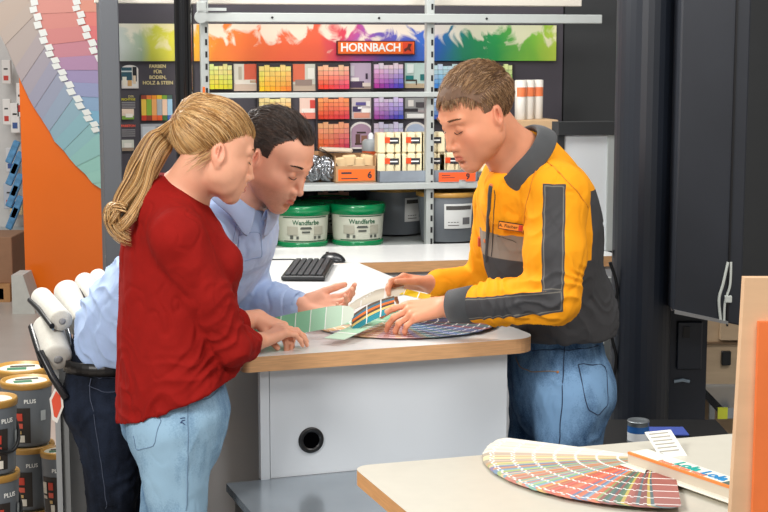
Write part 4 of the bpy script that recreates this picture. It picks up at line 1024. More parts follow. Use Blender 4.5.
ms_ = thing('metal_shelf', 'grey metal shelf with yellow tape below the black socket', 'shelf', (0, 0, 0))
MB().box(x5-.02, x6, 5.35, 5.75, sh[2]-.02, sh[2]+.02).build('shelf_board', M_steel, ms_)
yt = P(723, 411, 5.34); MB().box(yt[0]-.018, yt[0]+.018, 5.343, 5.35, sh[2]-.02, sh[2]+.022).build('yellow_tape', mat('tape_yellow', (206, 214, 60), .5), ms_)
for q, y in (((x5+.02), 5.72),): MB().box(q-.01, q+.01, y-.01, y+.01, 0, sh[2]-.02).build('support', M_steel, ms_)
p0 = P(725, 425, 5.5); 
# cables
M_cabw = mat('cable_white', (206, 212, 206), .4)
def cable(name, label, pts, r, m): 
    K = 30; q = [np.asarray(p_, float) for p_ in pts]; out = []
    for t_ in np.linspace(0, len(q)-1, K):
        i = min(int(t_), len(q)-2); f = t_-i; p0, p1, p2, p3 = q[max(i-1, 0)], q[i], q[i+1], q[min(i+2, len(q)-1)]
        out.append(.5*((2*p1)+(-p0+p2)*f+(2*p0-5*p1+4*p2-p3)*f*f+(-p0+3*p1-3*p2+p3)*f**3))
    o = MB().tube(out, r, 8).build(name, m); return tag(o, label, 'cable')
Yc = 4.993
cable('white_cable', 'left white cable looping down the front of the mixing machine', [P(728, 262, Yc), P(723, 284, Yc), P(719, 300, Yc), P(721, 323, Yc)], .005, M_cabw)
o = cable('white_cable', 'right white cable with a small plug on the front of the mixing machine', [P(731, 262, Yc), P(730, 285, Yc), P(725, 302, Yc), P(724, 323, Yc)], .0045, M_cabw)
q = P(728, 299, Yc); MB().box(-.012, .012, -.008, .008, -.012, .012, bev=.002).build('plug', M_cabw, o, loc=tuple(q))
for k, pts in enumerate(([(610, 262), (617, 290), (611, 330), (616, 360), (609, 400)], [(614, 250), (620, 300), (613, 345), (620, 380), (611, 395)])):
    cable('black_cable', ['black cable hanging down behind the back of the employee, left strand', 'black cable hanging down behind the back of the employee, right strand'][k], [P(x, y, 5.15+.05*k) for x, y in pts], .006, M_black)
# plywood board in the right foreground
bd = thing('plywood_board', 'upright plywood board with orange strip at the right edge of the picture', 'board', (0, 0, 0))
Yp = 2.2
tl = P(745, 278, Yp); bl = P(731, 512, Yp); rt = P(775, 278, Yp+.0)
M_plyf = mat('ply_light', (214, 176, 138), .55, noise=.07, nscale=5, stretch=(1, 1, 5))
zlo = -.0; sl = (bl[0]-tl[0])/(bl[2]-tl[2])
def xat(x, z): return x+sl*(z-tl[2])
zt_ = tl[2]; w_ = .2
mb = MB(); xl = tl[0]
mb._add([(xat(xl, .0), Yp, 0), (xat(xl, 0)+w_+.1, Yp, 0), (xl+w_, Yp, zt_), (xl, Yp, zt_), (xat(xl, .0), Yp+.02, 0), (xat(xl, 0)+w_+.1, Yp+.02, 0), (xl+w_, Yp+.02, zt_), (xl, Yp+.02, zt_)], [(0, 1, 2, 3), (4, 7, 6, 5), (0, 3, 7, 4), (3, 2, 6, 7), (1, 5, 6, 2)])
mb.build('board', M_plyf, bd)
a_ = P(759, 320, Yp-.01); zs = P(756, 322, Yp-.01)[2]
mb = MB().box(a_[0], a_[0]+.12, Yp-.012, Yp, .0, zs); mb.build('orange_strip', mat('strip_orange', (232, 120, 60), .5, noise=.05), bd)
# ------------------------------------------------------------ left side: roller rack, buckets, pallet
M_roll = mat('plush_white', (204, 201, 190), .9, noise=.04, nscale=60, bump=.5, bscale=260, sheen=.3)
M_film = mat('film', (190, 196, 200), .15, metal=.6)
def roller(a, b, r, label, flip=1):
    a = np.asarray(a); b = np.asarray(b); L_ = np.linalg.norm(b-a); d_ = (b-a)/L_
    t = thing('paint_roller', label, 'paint roller', tuple(a), 0, 'packed paint rollers on the rack')
    q = Vector(d_).to_track_quat('Z', 'Y'); t.rotation_mode = 'QUATERNION'; t.rotation_quaternion = q
    MB().lathe([(r*.3, -.002), (r*.86, .0), (r*.98, .006), (r, .015), (r*1.0, L_-.015), (r*.97, L_-.006), (r*.86, L_), (r*.3, L_+.002)], 28).build('plush_cover', M_roll, t)
    MB().lathe([(r*.28, L_), (r*.3, L_+.004), (r*.12, L_+.005)], 18).build('core', mat('core_grey', (150, 150, 150), .5), t)
    c = MB(); c.tube([(r*.98*flip, -.01, -.01), (r*1.06*flip, -.0, L_*.5), (r*.98*flip, -.01, L_+.012)], r*.26, 8); c.build('dark_edge', M_black, t)
    c = MB(); c.tube([(r*.8*flip, -r*.72, 0), (r*.85*flip, -r*.75, L_*.5), (r*.8*flip, -r*.72, L_)], r*.1, 6); c.build('film_seam', M_film, t)
    return t
Yr = 4.35
roller(P(41, 297, Yr+.25), P(62, 321, Yr), .033, 'white paint roller pointing down right, uppermost left on the rack', -1)
roller(P(66, 290, Yr+.4), P(82, 327, Yr+.2), .041, 'large white paint roller in the middle of the fanned rollers', 1)
roller(P(84, 281, Yr+.6), P(98, 305, Yr+.4), .033, 'white paint roller nearest the back of the man in blue', 1)
roller(P(97, 276, Yr+.75), P(112, 296, Yr+.6), .03, 'white paint roller farthest back, half hidden by the blue shirt', 1)
roller(P(47, 325, Yr+.1), P(58, 359, Yr-.05), .044, 'white paint roller with visible round end, lowest on the rack', -1)
rk = thing('roller_rack', 'grey metal stand holding the paint rollers beside the man', 'rack', (0, 0, 0))
a = P(56, 400, Yr+.1); b_ = P(70, 400, Yr+.1); zt_ = P(60, 372, Yr+.1)[2]
MB().box(a[0], a[0]+.016, Yr+.08, Yr+.5, 0, zt_+.05).build('side_sheet', mat('rack_sheet', (150, 153, 154), .5), rk)
MB().box(a[0]+.016, P(68, 400, Yr+.1)[0], Yr+.1, Yr+.5, 0, zt_-.05).build('body', mat('rack_body', (128, 130, 130), .5), rk)
c = P(72, 345, Yr+.05); c2_ = P(60, 330, Yr+.1)
MB().tube([P(64, 316, Yr+.15), P(70, 340, Yr+.05), P(78, 378, Yr+.02)], .008, 8).build('chrome_hook', mat('chrome', (170, 172, 176), .2, metal=1), rk)
MB().tube([P(40, 352, Yr-.06), P(52, 376, Yr-.1), P(66, 398, Yr-.1)], .012, 6).build('dark_rail', M_black, rk)
tg = P(56.5, 403, Yr-.1)
dt = MB()._add([(0, 0, .05), (-.02, 0, .012), (-.014, 0, -.05), (.0, 0, -.06), (.02, 0, -.012), (.018, 0, .03)], [range(6)]).build('hang_tag', mat('tag_white', (226, 222, 214), .5), rk, loc=tuple(tg)); 
MB()._add([(0, -.001, .036), (-.014, -.001, .008), (-.008, -.001, -.04), (.0, -.001, -.044), (.014, -.001, -.01), (.012, -.001, .02)], [range(6)]).build('red_print', mat('tag_red', (220, 80, 50), .5), dt)
dt.modifiers.new('s', 'SOLIDIFY').thickness = .002
# stacked grey pots, front left
def pots(px, Y, ztop, n, h, r, label, rot=0, handle=False):
    x = P(px, 400, Y)[0]; t0 = None
    for k in range(n):
        z = ztop-(k+1)*h
        l = label % ['topmost', 'second from the top', 'third from the top', 'lowest'][k]
        if t0 is None: t0 = grey_bucket(r, h*.985, r*1.02, l, group='stacked grey pots with ochre lids', rz=rot, style=1, handle=handle); t0.location = (x, Y, max(z, 0))
        else: copy_tree(t0, (x, Y, max(z, 0)), rot, l)
zt_ = P(26, 378, 5.05)[2]; hh = zt_/3
pots(27, 5.05, zt_, 3, hh, .085, 'grey paint pot in the middle stack by the roller stand, %s', .35)
zt3 = P(26, 362, 5.6)[2]; pots(22, 5.55, zt3, 2, zt3/2, .1, 'grey paint pot with printed ochre lid, rear stack, %s', .2)
zt4 = P(4, 396, 4.6)[2]; pots(-8, 4.6, zt4, 3, zt4/3, .075, 'grey paint pot at the left picture edge, %s of its stack', .9, True)
zt5 = P(58, 452, 4.9)[2]; pots(56, 4.95, zt5, 2, zt5/2, .055, 'small grey pot with ochre rim behind the roller stand, %s', .2)
# pallet and brown box far left
pal = thing('wooden_pallet', 'wooden pallet end under the brown carton at far left', 'pallet', (0, 0, 0))
x0 = P(-20, 300, 10.9)[0]; x1 = P(17, 300, 10.9)[0]
M_pal = mat('pallet_wood', (176, 130, 84), .8, noise=.1, nscale=6)
MB().box(x0, x1, 10.7, 11.24, .1, .13).build('deck', M_pal, pal); MB().box(x0, x1, 10.7, 11.24, 0, .02).build('bottom_board', M_pal, pal)
for x in (x0, (x0+x1)/2, x1-.09): MB().box(x, x+.09, 10.7, 11.2, .02, .1).build('block', M_pal, pal)
zb_ = P(10, 233, 11)[2]
o = MB().box(x0, P(22, 300, 11)[0], 10.75, 11.2, .13, zb_, bev=.005).build('brown_carton', mat('brown_card', (150, 112, 84), .8, noise=.05), loc=(0, 0, 0)); tag(o, 'plain brown carton standing on the pallet at far left', 'carton')
# hanging goods left of the orange board
hw = thing('goods_rack', 'white perforated rack wall with hanging goods at far left', 'rack', (0, 0, 0))
xa = P(-25, 100, 11.8)[0]; xb = P(28, 100, 11.8)[0]
MB().box(xa, xb, 11.8, 11.85, 0, 3.0).build('back_wall', mat('rack_white', (206, 204, 200), .6, noise=.05, nscale=9), hw)
k_ = 0
for (px, py, w_, h_, c, l) in ((3, 112, 7, 26, (236, 234, 228), 'white hanging pack with red print, left'), (11, 118, 8, 30, (240, 238, 232), 'white hanging pack with red print, middle'), (17, 100, 6, 34, (238, 236, 230), 'white hanging pack with red print beside the orange board'), (6, 160, 9, 24, (214, 214, 214), 'grey hanging pack in the second row'), (4, 196, 12, 26, (190, 196, 204), 'clear plastic tub on the lowest shelf at far left'), (10, 208, 12, 14, (226, 206, 160), 'yellowish sponge pack at far left'), (2, 72, 8, 24, (226, 222, 216), 'white hanging pack at the top left edge')):
    a_ = P(px, py+h_/2, 11.6); b2_ = P(px+w_, py-h_/2, 11.6)
    t = thing('hanging_pack', l, 'pack', (a_[0], 11.6, a_[2]), 0, 'packs hanging at far left'); W_ = b2_[0]-a_[0]; H_ = b2_[2]-a_[2]
    MB().box(0, W_, 0, .05, 0, H_, bev=.004).build('card', mat('pack_%d' % k_, c, .5), t)
    MB().box(W_*.2, W_*.75, -.002, 0, H_*.15, H_*.35).build('print', mat('pack_red', (196, 60, 50), .5) if k_ % 2 == 0 else mat('pack_blue', (60, 90, 150), .5), t)
    MB().box(W_*.25, W_*.7, -.002, 0, H_*.6, H_*.66).build('text_line', M_ink, t); k_ += 1
for k in range(7):
    p_ = P(13+(k % 2)*4, 152+11*k, 11.3)
    o = MB().box(-.025, .025, -.02, .02, -.09, .09, bev=.006).build('blue_brush_pack', mat('pack_blue2', (90, 150, 195), .4, noise=.25, nscale=30), loc=tuple(p_), rot=(0, .42, 0))
    tag(o, 'blue brush pack hanging edge on beside the orange board, '+['topmost', 'second from the top', 'third from the top', 'fourth from the top', 'fifth from the top', 'sixth from the top', 'lowest'][k], 'pack', 'blue brush packs beside the orange board')
sh_ = MB().box(xa, xb, 11.25, 11.8, P(0, 234, 11.3)[2]-.03, P(0, 234, 11.3)[2]).build('rack_shelf', M_rack, hw)
# blue capped bottles between column and woman
for k, (px, py) in enumerate(((112.5, 206), (113.5, 240))):
    c0 = P(px, py, 6.2)
    t = thing('blue_capped_bottle', ['white bottle with blue cap behind the hair curl, upper one', 'white bottle with blue cap behind the shoulder, lower one'][k], 'bottle', (c0[0], 6.2, c0[2]-.06), 0, 'blue capped bottles')
    MB().lathe([(.02, 0), (.024, .004), (.024, .07), (.012, .085)], 20).build('body', mat('bottle_white', (206, 214, 226), .3), t)
    MB().lathe([(.02, .08), (.02, .11), (.016, .115)], 20).build('cap', mat('cap_blue', (30, 90, 180), .35), t)
    MB().box(-.03, .03, -.03, .06, -.01, 0).build('bracket', M_rack, t)
# ============================================================ people
def upv(f): f = nrm(f); r = nrm(np.cross(f, [0, 0, 1])); return r, f, np.cross(r, f)
def head_R(yawdeg, pitchdeg, rolldeg=0):
    """yaw: direction the face looks in plan (0 = +X, counter-clockwise); pitch down"""
    y, p = R_(yawdeg), R_(pitchdeg); f = np.array([math.cos(p)*math.cos(y), math.cos(p)*math.sin(y), -math.sin(p)])
    r, f, u_ = upv(f); q = R_(rolldeg); r2 = math.cos(q)*r+math.sin(q)*u_; u2 = -math.sin(q)*r+math.cos(q)*u_
    return np.stack([r2, f, u2], 1)
class Head:
    def __init__(s, o, R, sc=1., female=False): s.o = np.asarray(o); s.R = R; s.s = sc; s.f = female
    def w(s, p): return s.o+s.R@(np.asarray(p, float)*s.s)
    def loc(s, V): return (V-s.o)@s.R/s.s
    def build(s, vol):
        f = s.f; S = s.s; w = s.w; R = s.R
        E = lambda c, r, k=.01, m='u', RR=None: vol.ell(w(c), np.array(r)*S, R if RR is None else R@RR, k*S, m)
        C = lambda a, b, ra, rb=None, k=.01, m='u': vol.cap(w(a), w(b), ra*S, (ra if rb is None else rb)*S, k*S, m)
        E((0, -.018, .048), (.073, .092, .079), .01)
        E((0, .022, .035), (.064, .066, .070), .03)                 # forehead
        E((0, .030, -.022), (.058 if not f else .054, .058, .066), .03)
        cz = -.098 if not f else -.092
        C((0, .072, cz), (0, .066, cz+.004), .017 if not f else .0145, k=.02)
        for sx in (-1, 1):
            C((sx*.050*(1 if not f else .93), .004, -.052), (sx*.018, .066, cz+.004), .017, .015, k=.028)   # jaw
            E((sx*.040, .060, -.018), (.021, .020, .019), .02)      # cheek
            E((sx*.040, .040, -.048), (.022, .034, .034), .03)      # flesh of the lower cheek
            E((sx*.060, .012, -.020), (.016, .030, .036), .03)      # side of the face
            C((sx*.014, .086, .030), (sx*.042, .074, .031), .0085 if not f else .0065, .008, k=.016)   # brow
        C((0, .082, .024), (0, .098, -.012), .0085, .008, k=.016)      # nose bridge
        C((0, .096, -.010), (0, .108, -.031), .0075, .0095 if not f else .0085, k=.008)
        for sx in (-1, 1):
            E((sx*.0105, .097, -.0355), (.0068, .0095, .0068), .006)   # nostril wings
            E((sx*.0065, .102, -.0425), (.003, .0045, .003), .003, 's')
        E((0, .066, -.060), (.034, .030, .034), .022)               # muzzle
        for sx in (-1, 1): E((sx*.031, .101, .010), (.0165, .017, .0125), .014, 's')   # sockets
        C((-.017, .0895, -.0585), (0, .0975, -.0565), .0045, .0055, k=.007); C((.017, .0895, -.0585), (0, .0975, -.0565), .0045, .0055, k=.007)
        C((-.014, .090, -.0680), (0, .0965, -.0690), .005, .0065, k=.007); C((.014, .090, -.0680), (0, .0965, -.0690), .005, .0065, k=.007)
        for a, b in (((-.022, .0865, -.0625), (0, .1035, -.0628)), ((0, .1035, -.0628), (.022, .0865, -.0625))): C(a, b, .0012, k=.0035, m='s')
        E((0, .094, -.080), (.018, .009, .006), .008, 's')
        for sx in (-1, 1):
            E((sx*.031, .0735, .0085), (.0145, .0140, .0125), .003)     # closed lids over the eyeball
            C((sx*.018, .0885, .0045), (sx*.031, .0895, .0012), .0011, k=.002, m='s'); C((sx*.031, .0895, .0012), (sx*.043, .0835, .0035), .0011, k=.002, m='s')
            # ear
            c_, s_ = math.cos(sx*.45), math.sin(sx*.45)
            RR = np.array([[c_, s_, 0], [-s_, c_, 0], [0, 0, 1.]])     # ear opens backwards
            t = .22; RT = RR@np.array([[1, 0, 0], [0, math.cos(t), -math.sin(t)], [0, math.sin(t), math.cos(t)]])
            E((sx*.079, -.010, .003), (.0075, .0175, .030), .006, 'u', RT)
            E((sx*.074, -.004, -.004), (.009, .012, .016), .008, 'u', RT)
            E((sx*.0865, -.008, .008), (.0062, .0112, .0195), .004, 's', RT)
            C((sx*.085, -.013, .022), (sx*.084, -.011, -.012), .0028, .0022, k=.004)   # inner fold
            E((sx*.083, .003, -.002), (.004, .003, .005), .004)     # tragus
            E((sx*.0775, -.002, -.026), (.0055, .008, .0085), .006) # lobe
def skin_col(V, H, base, stub=0, lips=(196, 110, 100), blush=.0):
    """albedo of the skin: lips, stubble, ruddy cheeks and ears"""
    b = np.array([lin(x) for x in base]); C = np.tile(b, (len(V), 1)); L = H.loc(V)
    n = noise3(V*60)*.5+noise3(V*25)*.5; C *= (1+.10*n)[:, None]
    d = np.sqrt(((L-np.array([0, .092, -.0628]))/np.array([.022, .016, .0115]))**2 @ np.ones(3)); m = np.clip((1.05-d)/.25, 0, 1)[:, None]
    if stub:
        lo = np.clip((-.030-L[:, 2]-.25*np.maximum(.03-L[:, 1], 0))/.016, 0, 1)*np.clip((L[:, 1]-.0)/.02, 0, 1)*np.clip((L[:, 2]+.135)/.02, 0, 1)
        mo = 1-np.clip((1.15-np.sqrt(((L-np.array([0, .095, -.045]))/np.array([.012, .03, .012]))**2 @ np.ones(3)))/.3, 0, 1)*.6
        q = (lo*mo*stub*(1+.5*noise3(V*330)))[:, None]; C = C*(1-q)+q*np.array([lin(92), lin(70), lin(58)])
    C = C*(1-m*.8)+m*.8*np.array([lin(x) for x in lips])
    for sx in (-1, 1):
        dd = ((L-np.array([sx*.045, .07, -.022]))/.026)**2 @ np.ones(3); r = (np.exp(-dd)*blush)[:, None]; C = C*(1-r)+r*np.array([lin(214), lin(104), lin(84)])
        dd = ((L-np.array([sx*.080, -.008, .003]))/np.array([.014, .022, .034]))**2 @ np.ones(3); r = (np.exp(-dd)*.35)[:, None]; C = C*(1-r)+r*np.array([lin(214), lin(110), lin(90)])
    return C
def hand(vol, wrist, dirv, back, side, curls, spread=(-.12, -.03, .05, .14), thumb=(.6, .5, .3, .2), s=1.0, fore=None, thumb_up=0.):
    """dirv wrist->knuckles, back = normal on the back of the hand, side +1 left hand, -1 right hand"""
    wrist = np.asarray(wrist, float); d = nrm(dirv); b = nrm(np.asarray(back)-np.dot(back, d)*d); lat = side*np.cross(d, b)
    kb = .004
    off = [.028, .009, -.010, -.027]; Lk = [.088, .090, .085, .076]; ph = [(.043, .026, .021), (.047, .030, .022), (.044, .028, .022), (.034, .021, .019)]
    rad = [.0092, .0094, .0088, .0078]
    for i in range(4):      # palm
        kn = wrist+s*(d*Lk[i]+lat*off[i]+b*.002)
        vol.cap(wrist+s*(lat*off[i]*.55), kn, .0135*s, .0108*s, k=.012)
    vol.cap(wrist+s*(lat*.018+d*.02-b*.008), wrist+s*(lat*.028+d*.05-b*.008), .014*s, .010*s, k=.012)
    vol.cap(wrist+s*(-lat*.018+d*.02-b*.006), wrist+s*(-lat*.024+d*.06-b*.004), .0115*s, .009*s, k=.012)
    tips = []
    for i in range(4):
        p = wrist+s*(d*Lk[i]+lat*off[i]+b*.002); a = 0
        sp = -spread[i]; dd = nrm(math.cos(sp)*d+math.sin(sp)*lat); c = curls[i]
        vol.cap(p, p, .0112*s, k=.006)
        for j in range(3):
            a += c[j]; v = math.cos(a)*dd-math.sin(a)*b; q = p+v*ph[i][j]*s
            r0 = rad[i]*(1-.08*j)*s; vol.cap(p, q, r0, r0*.93 if j < 2 else r0*.86, k=kb if j else .006)
            if j < 2: vol.cap(q, q, r0*1.0, k=.003)
            p = q
        tips.append((p, v, r0))
    # thumb: out, forward, palmward; bend
    out, fwd, pal, bend = thumb
    p = wrist+s*(lat*.022+d*.018-b*.006); v = nrm(out*lat+fwd*d-pal*b)
    for j, (L_, r0, r1) in enumerate(((.046, .0145, .0115), (.034, .0112, .0104), (.027, .0104, .0086))):
        q = p+v*L_*s; vol.cap(p, q, r0*s, r1*s, k=.01 if j == 0 else .004); p = q
        v = nrm(v+bend*(nrm(.75*d-lat*.55-b*.1)))
    tips.append((p, v, .009*s))
    return tips
def finish(name, vol, m, parent, col=None, attrs=None, sm=1, disp=None):
    V, F = vol.mesh(); V = smoothv(V, F, sm, .5)
    if disp is not None:
        n = vnormals(V, F); V = V+n*disp(V, n)[:, None]
    c = col(V) if col else None
    a = attrs(V) if attrs else None
    return rawmesh(name, V, F, m, parent, c, a)
def folds(V, c, R, axis, freq, amp, warp=1., seed=0):
    """wavy creases crossing `axis`, fading away from c"""
    c = np.asarray(c); d = V-c; w = np.exp(-((d**2).sum(1))/R**2)
    t = d@nrm(axis); n = noise3(V*7+seed)*warp*3.6+noise3(V*17+seed)*.9*warp
    q = np.sin(t*freq*.55+n*2.6); k = np.clip(.55+noise3(V*6+seed+30)*2.2, 0, 1.2); return amp*1.15*w*k*(1-np.abs(q)**.8*1.7)
def general(V, amp, sc=(7, 7, 4), seed=0):
    amp = amp*1.45
    n = noise3(V*np.array(sc)+seed)+.5*noise3(V*np.array(sc)*2.3+seed+5)
    r = 1-np.abs(noise3(V*np.array(sc)*1.3+seed+11))*3.2
    f_ = noise3(V*np.array([26, 26, 15])+seed+21); cr = np.clip(1-np.abs(noise3(V*np.array([15, 15, 10])+seed+31+f_[:, None]*.5))*7, 0, 1)*np.clip(.3+2*noise3(V*5+seed+40), 0, 1)
    return amp*(n*.8+np.clip(r, -1, 1)*.45+f_*.35-cr*.75)
M_skin = vcmat('skin', .48, spec=.35, sss=.06, bump=.12, bscale=700)
M_nail = mat('nail', (232, 176, 160), .3)
def nails(tips, parent, which=(0, 1, 2, 3), upb=None): pass
def cloth_mat(name, col, rough=.85, noise=.05, weave=900, bump=.25, sheen=.15, nscale=30):
    return mat(name, col, rough, noise=noise, nscale=nscale, bump=bump, bscale=weave, spec=.15, sheen=sheen)
def hair_mat(name, c1, c2, c3, rough=.42):
    m, nt, b = newmat(name)
    g = nt.nodes.new('ShaderNodeNewGeometry'); r = nt.nodes.new('ShaderNodeValToRGB')
    nt.links.new(g.outputs['Random Per Island'], r.inputs['Fac']); e = r.color_ramp.elements
    e[0].color = rgb(*c1); e[1].color = rgb(*c3); q = e.new(.5); q.color = rgb(*c2)
    nt.links.new(r.outputs['Color'], b.inputs['Base Color']); b.inputs['Roughness'].default_value = rough; b.inputs['Specular IOR Level'].default_value = .5
    return m
def brow_strands(H, parent, m, r=.0006, n=90, dark=1):
    for sx in (-1, 1):
        t = RNG.uniform(0, 1, n); base = np.stack([sx*(.013+.036*t), .0935-.016*t**2, .0325+.0045*np.sin(t*2.6)+RNG.uniform(-.0028, .0028, n)*(1.15-t)], 1)
        K = 4; pth = []
        for k in range(K):
            q = k/(K-1)*.009; pth.append(base+np.array([sx*.85, -.25, .25])*q+np.array([0, .002, 0])*math.sin(k/(K-1)*3.1))
        L = np.stack(pth, 1); W = H.o+(L*H.s)@H.R.T
        strands('eyebrow', W, r, m, parent, taper=.4)
def lashes(H, parent, m):
    for sx in (-1, 1):
        pts = [H.w((sx*(.017+.027*t), .0882+.0032*math.sin(t*3.14)-.0075*t*t, .0045-.0042*math.sin(t*3.14)-.0006)) for t in np.linspace(0, 1, 9)]
        MB().tube(pts, [.0005]+[.00115]*7+[.0006], 6).build('eyelashes', m, parent)
def cap_surface(H, V, infl=0.):
    L = H.loc(V); return L
# ---- push points outside the skull (head space)
def skull_push(L, t):
    for c, r in (((0, -.018, .048), (.073, .092, .079)), ((0, .022, .035), (.064, .066, .070))):
        r = np.array(r)+(t if np.ndim(t) == 0 else np.asarray(t)[:, None]); q = (L-np.array(c))/r; k = np.linalg.norm(q, axis=-1, keepdims=True)
        L = np.where(k < 1, np.array(c)+(L-np.array(c))/np.maximum(k, 1e-6), L)
    return L
def scalp_points(n, test):
    out = []
    while len(out) < n:
        u_ = RNG.normal(size=3); u_ /= np.linalg.norm(u_); p = np.array([0, -.010, .045])+u_*np.array([.074, .098, .080])
        p = skull_push(p[None], .0)[0]
        if test(p): out.append(p)
    return np.array(out)
def short_hair(H, parent, m, mcap, test, comb, length, n=5200, thick=.00085, lift=.35, K=7, grooves=.002, capt=.005):
    # base layer hugging the skull
    lo = H.o-.16*H.s; hi = H.o+.18*H.s; v = Vol(lo, hi, .0028)
    v.ell(H.w((0, -.018, .048)), np.array([.073+capt, .092+capt, .079+capt])*H.s, H.R, .01); v.ell(H.w((0, .022, .035)), np.array([.064+capt, .066+capt, .070+capt])*H.s, H.R, .03)
    Vx, F = v.mesh(); L = H.loc(Vx); keep = np.array([test(p, -.005) for p in L]); Fk = F[keep[F].all(1)]
    idx = np.unique(Fk); mp = np.full(len(Vx), -1); mp[idx] = np.arange(len(idx))
    V2 = Vx[idx]; V2 = V2+H.R@np.array([0, 0, 0]); rawmesh('hair_base', V2, mp[Fk], mcap, parent)
    pts = scalp_points(n, test); out = []
    P0 = pts; nrmv = (P0-np.array([0, -.01, .035])); nrmv /= np.linalg.norm(nrmv, axis=1)[:, None]
    D = np.array([comb(p) for p in P0]); D -= (D*nrmv).sum(1)[:, None]*nrmv; D /= np.linalg.norm(D, axis=1)[:, None]+1e-9
    Ln = np.array([length(p) for p in P0])*RNG.uniform(.75, 1.15, n); jit = RNG.normal(scale=.11, size=(n, 3)); clump = np.stack([noise3(P0*55+k*7) for k in range(3)], 1)*.9
    RND = RNG.uniform(0, 1, n); cur = skull_push(P0, capt); path = [cur]
    for k in range(K-1):
        f = k/(K-1); nc = cur-np.array([0, -.01, .035]); nc /= np.linalg.norm(nc, axis=1)[:, None]; Dt = D-(D*nc).sum(1)[:, None]*nc; v_ = Dt+nc*(lift*(1-2.2*f))+jit+clump*.3; v_ /= np.linalg.norm(v_, axis=1)[:, None]
        cur = cur+v_*(Ln/(K-1))[:, None]; cur = skull_push(cur, capt+.001+(.0035*RND)*math.sin(math.pi*min(1, f+.3))); path.append(cur)
    Lp = np.stack(path, 1); W = H.o+(Lp*H.s)@H.R.T
    strands('hair', W, thick, m, parent, taper=.45)
# ================================================================= WOMAN
wm = thing('person', 'woman with blond ponytail in a red blouse and light blue jeans, seen from the side', 'person', tuple(P(178, 405, 3.78)[:2])+(0,))
Fw = nrm((.95, .31, 0)); Rw = nrm((.31, -.95, 0)); UZ = np.array([0, 0, 1.])
Yw = 3.78
HW = Head(P(214, 154, 3.74), head_R(20, 17, 0), 1.0, True)
w_rsh = P(177, 236, 3.62); w_rel = P(232, 346, 3.66); w_rwr = P(258, 341, 3.93)
w_lsh = P(180, 232, 3.93); w_lel = P(214, 330, 3.97); w_lwr = P(258, 318, 4.05)
lo = np.array([-.85, 3.4, .72]); hi = np.array([-.14, 4.25, 1.75])
v = Vol(lo, hi, .0026)
neck0 = HW.w((0, -.028, -.03)); neckb = P(172, 206, 3.78)
v.cap(neck0, neckb, .050, .056, k=.02)
v.cap(HW.w((0, -.01, -.055)), P(188, 204, 3.8), .040, .045, k=.025)
HW.build(v)
ch = P(172, 262, 3.78); wa = P(177, 335, 3.78); pe = P(177, 395, 3.78)
v.cap(neckb, P(172, 222, 3.78), .06, .075, k=.05)
v.cap(P(172, 235, 3.78), ch, .125, .125, k=.04, axis=Fw, ratio=.72); v.cap(ch, wa, .125, .11, k=.04, axis=Fw, ratio=.75); v.cap(wa, pe, .11, .15, k=.04, axis=Fw, ratio=.75)
v.cap(P(173, 222, 3.7), w_rsh, .052, .05, k=.04); v.cap(P(175, 220, 3.86), w_lsh, .052, .05, k=.04)
for a, b, c in ((w_rsh, w_rel, w_rwr), (w_lsh, w_lel, w_lwr)):
    v.cap(a, b, .046, .037, k=.02); v.cap(b, b+(c-b)*.35, .036, .037, k=.015); v.cap(b+(c-b)*.35, c, .037, .0245, k=.015)
# right hand laid over the left one
t1 = hand(v, w_rwr, nrm((.45, .30, .12)), nrm((-.35, -.25, .9)), -1, [(.35, .5, .3), (.35, .55, .3), (.4, .6, .3), (.45, .6, .3)], thumb=(.5, .8, .2, .2), s=.93)
t2 = hand(v, w_lwr, nrm((.62, -.30, -.22)), nrm((.25, -.15, .95)), 1, [(.55, .7, .4), (.6, .75, .4), (.6, .75, .4), (.6, .7, .4)], spread=(-.08, -.02, .04, .1), thumb=(.4, .9, .3, .1), s=.93)
finish('body', v, M_skin, wm, col=lambda V: skin_col(V, HW, (228, 168, 138), lips=(190, 88, 80), blush=.15))
# ring and bracelet
p = w_rwr+nrm((.45, .30, .12))*.088
# blouse
M_blouse = cloth_mat('red_blouse', (142, 22, 17), .85, noise=.06, weave=500, bump=.3, sheen=.0)
v = Vol(np.array([-.86, 3.4, .78]), np.array([-.16, 4.2, 1.5]), .0042)
ax = Fw
st = [(155, 203, .055, .9), (163, 216, .105, .8), (171, 240, .148, .78), (177, 272, .163, .84), (178, 310, .166, .86), (179, 350, .170, .88), (180, 385, .176, .88), (178, 440, .185, .86)]
pts = [P(x, y, 3.78) for x, y, r, q in st]
for i in range(len(st)-1): v.cap(pts[i], pts[i+1], st[i][2], st[i+1][2], k=.03, axis=Fw, ratio=st[i][3])
bust = P(208, 262, 3.78)
for s_ in (-1, 1): v.ell(bust+Rw*s_*.065+Fw*.01, (.062, .062, .06), None, .05)
v.cap(P(160, 208, 3.72), w_rsh, .052, .068, k=.04); v.cap(P(165, 205, 3.85), w_lsh, .05, .064, k=.04)
v.cap(w_rsh, w_rsh+(w_rel-w_rsh)*.55, .066, .060, k=.014); v.cap(w_rsh+(w_rel-w_rsh)*.55, w_rel, .060, .048, k=.012)
rc = w_rel+(w_rwr-w_rel)*.45; v.cap(w_rel, rc, .048, .046, k=.012)
v.cap(w_lsh, w_lel, .064, .052, k=.02); v.cap(w_lel, w_lel+(w_lwr-w_lel)*.45, .052, .046, k=.02)
# hem: lower at the back
hb = P(119, 416, 3.78); hf = P(246, 364, 3.78); hd = nrm(hf-hb); hn = nrm(np.cross(hd, Rw)); hn = hn if hn[2] < 0 else -hn
V_before = None
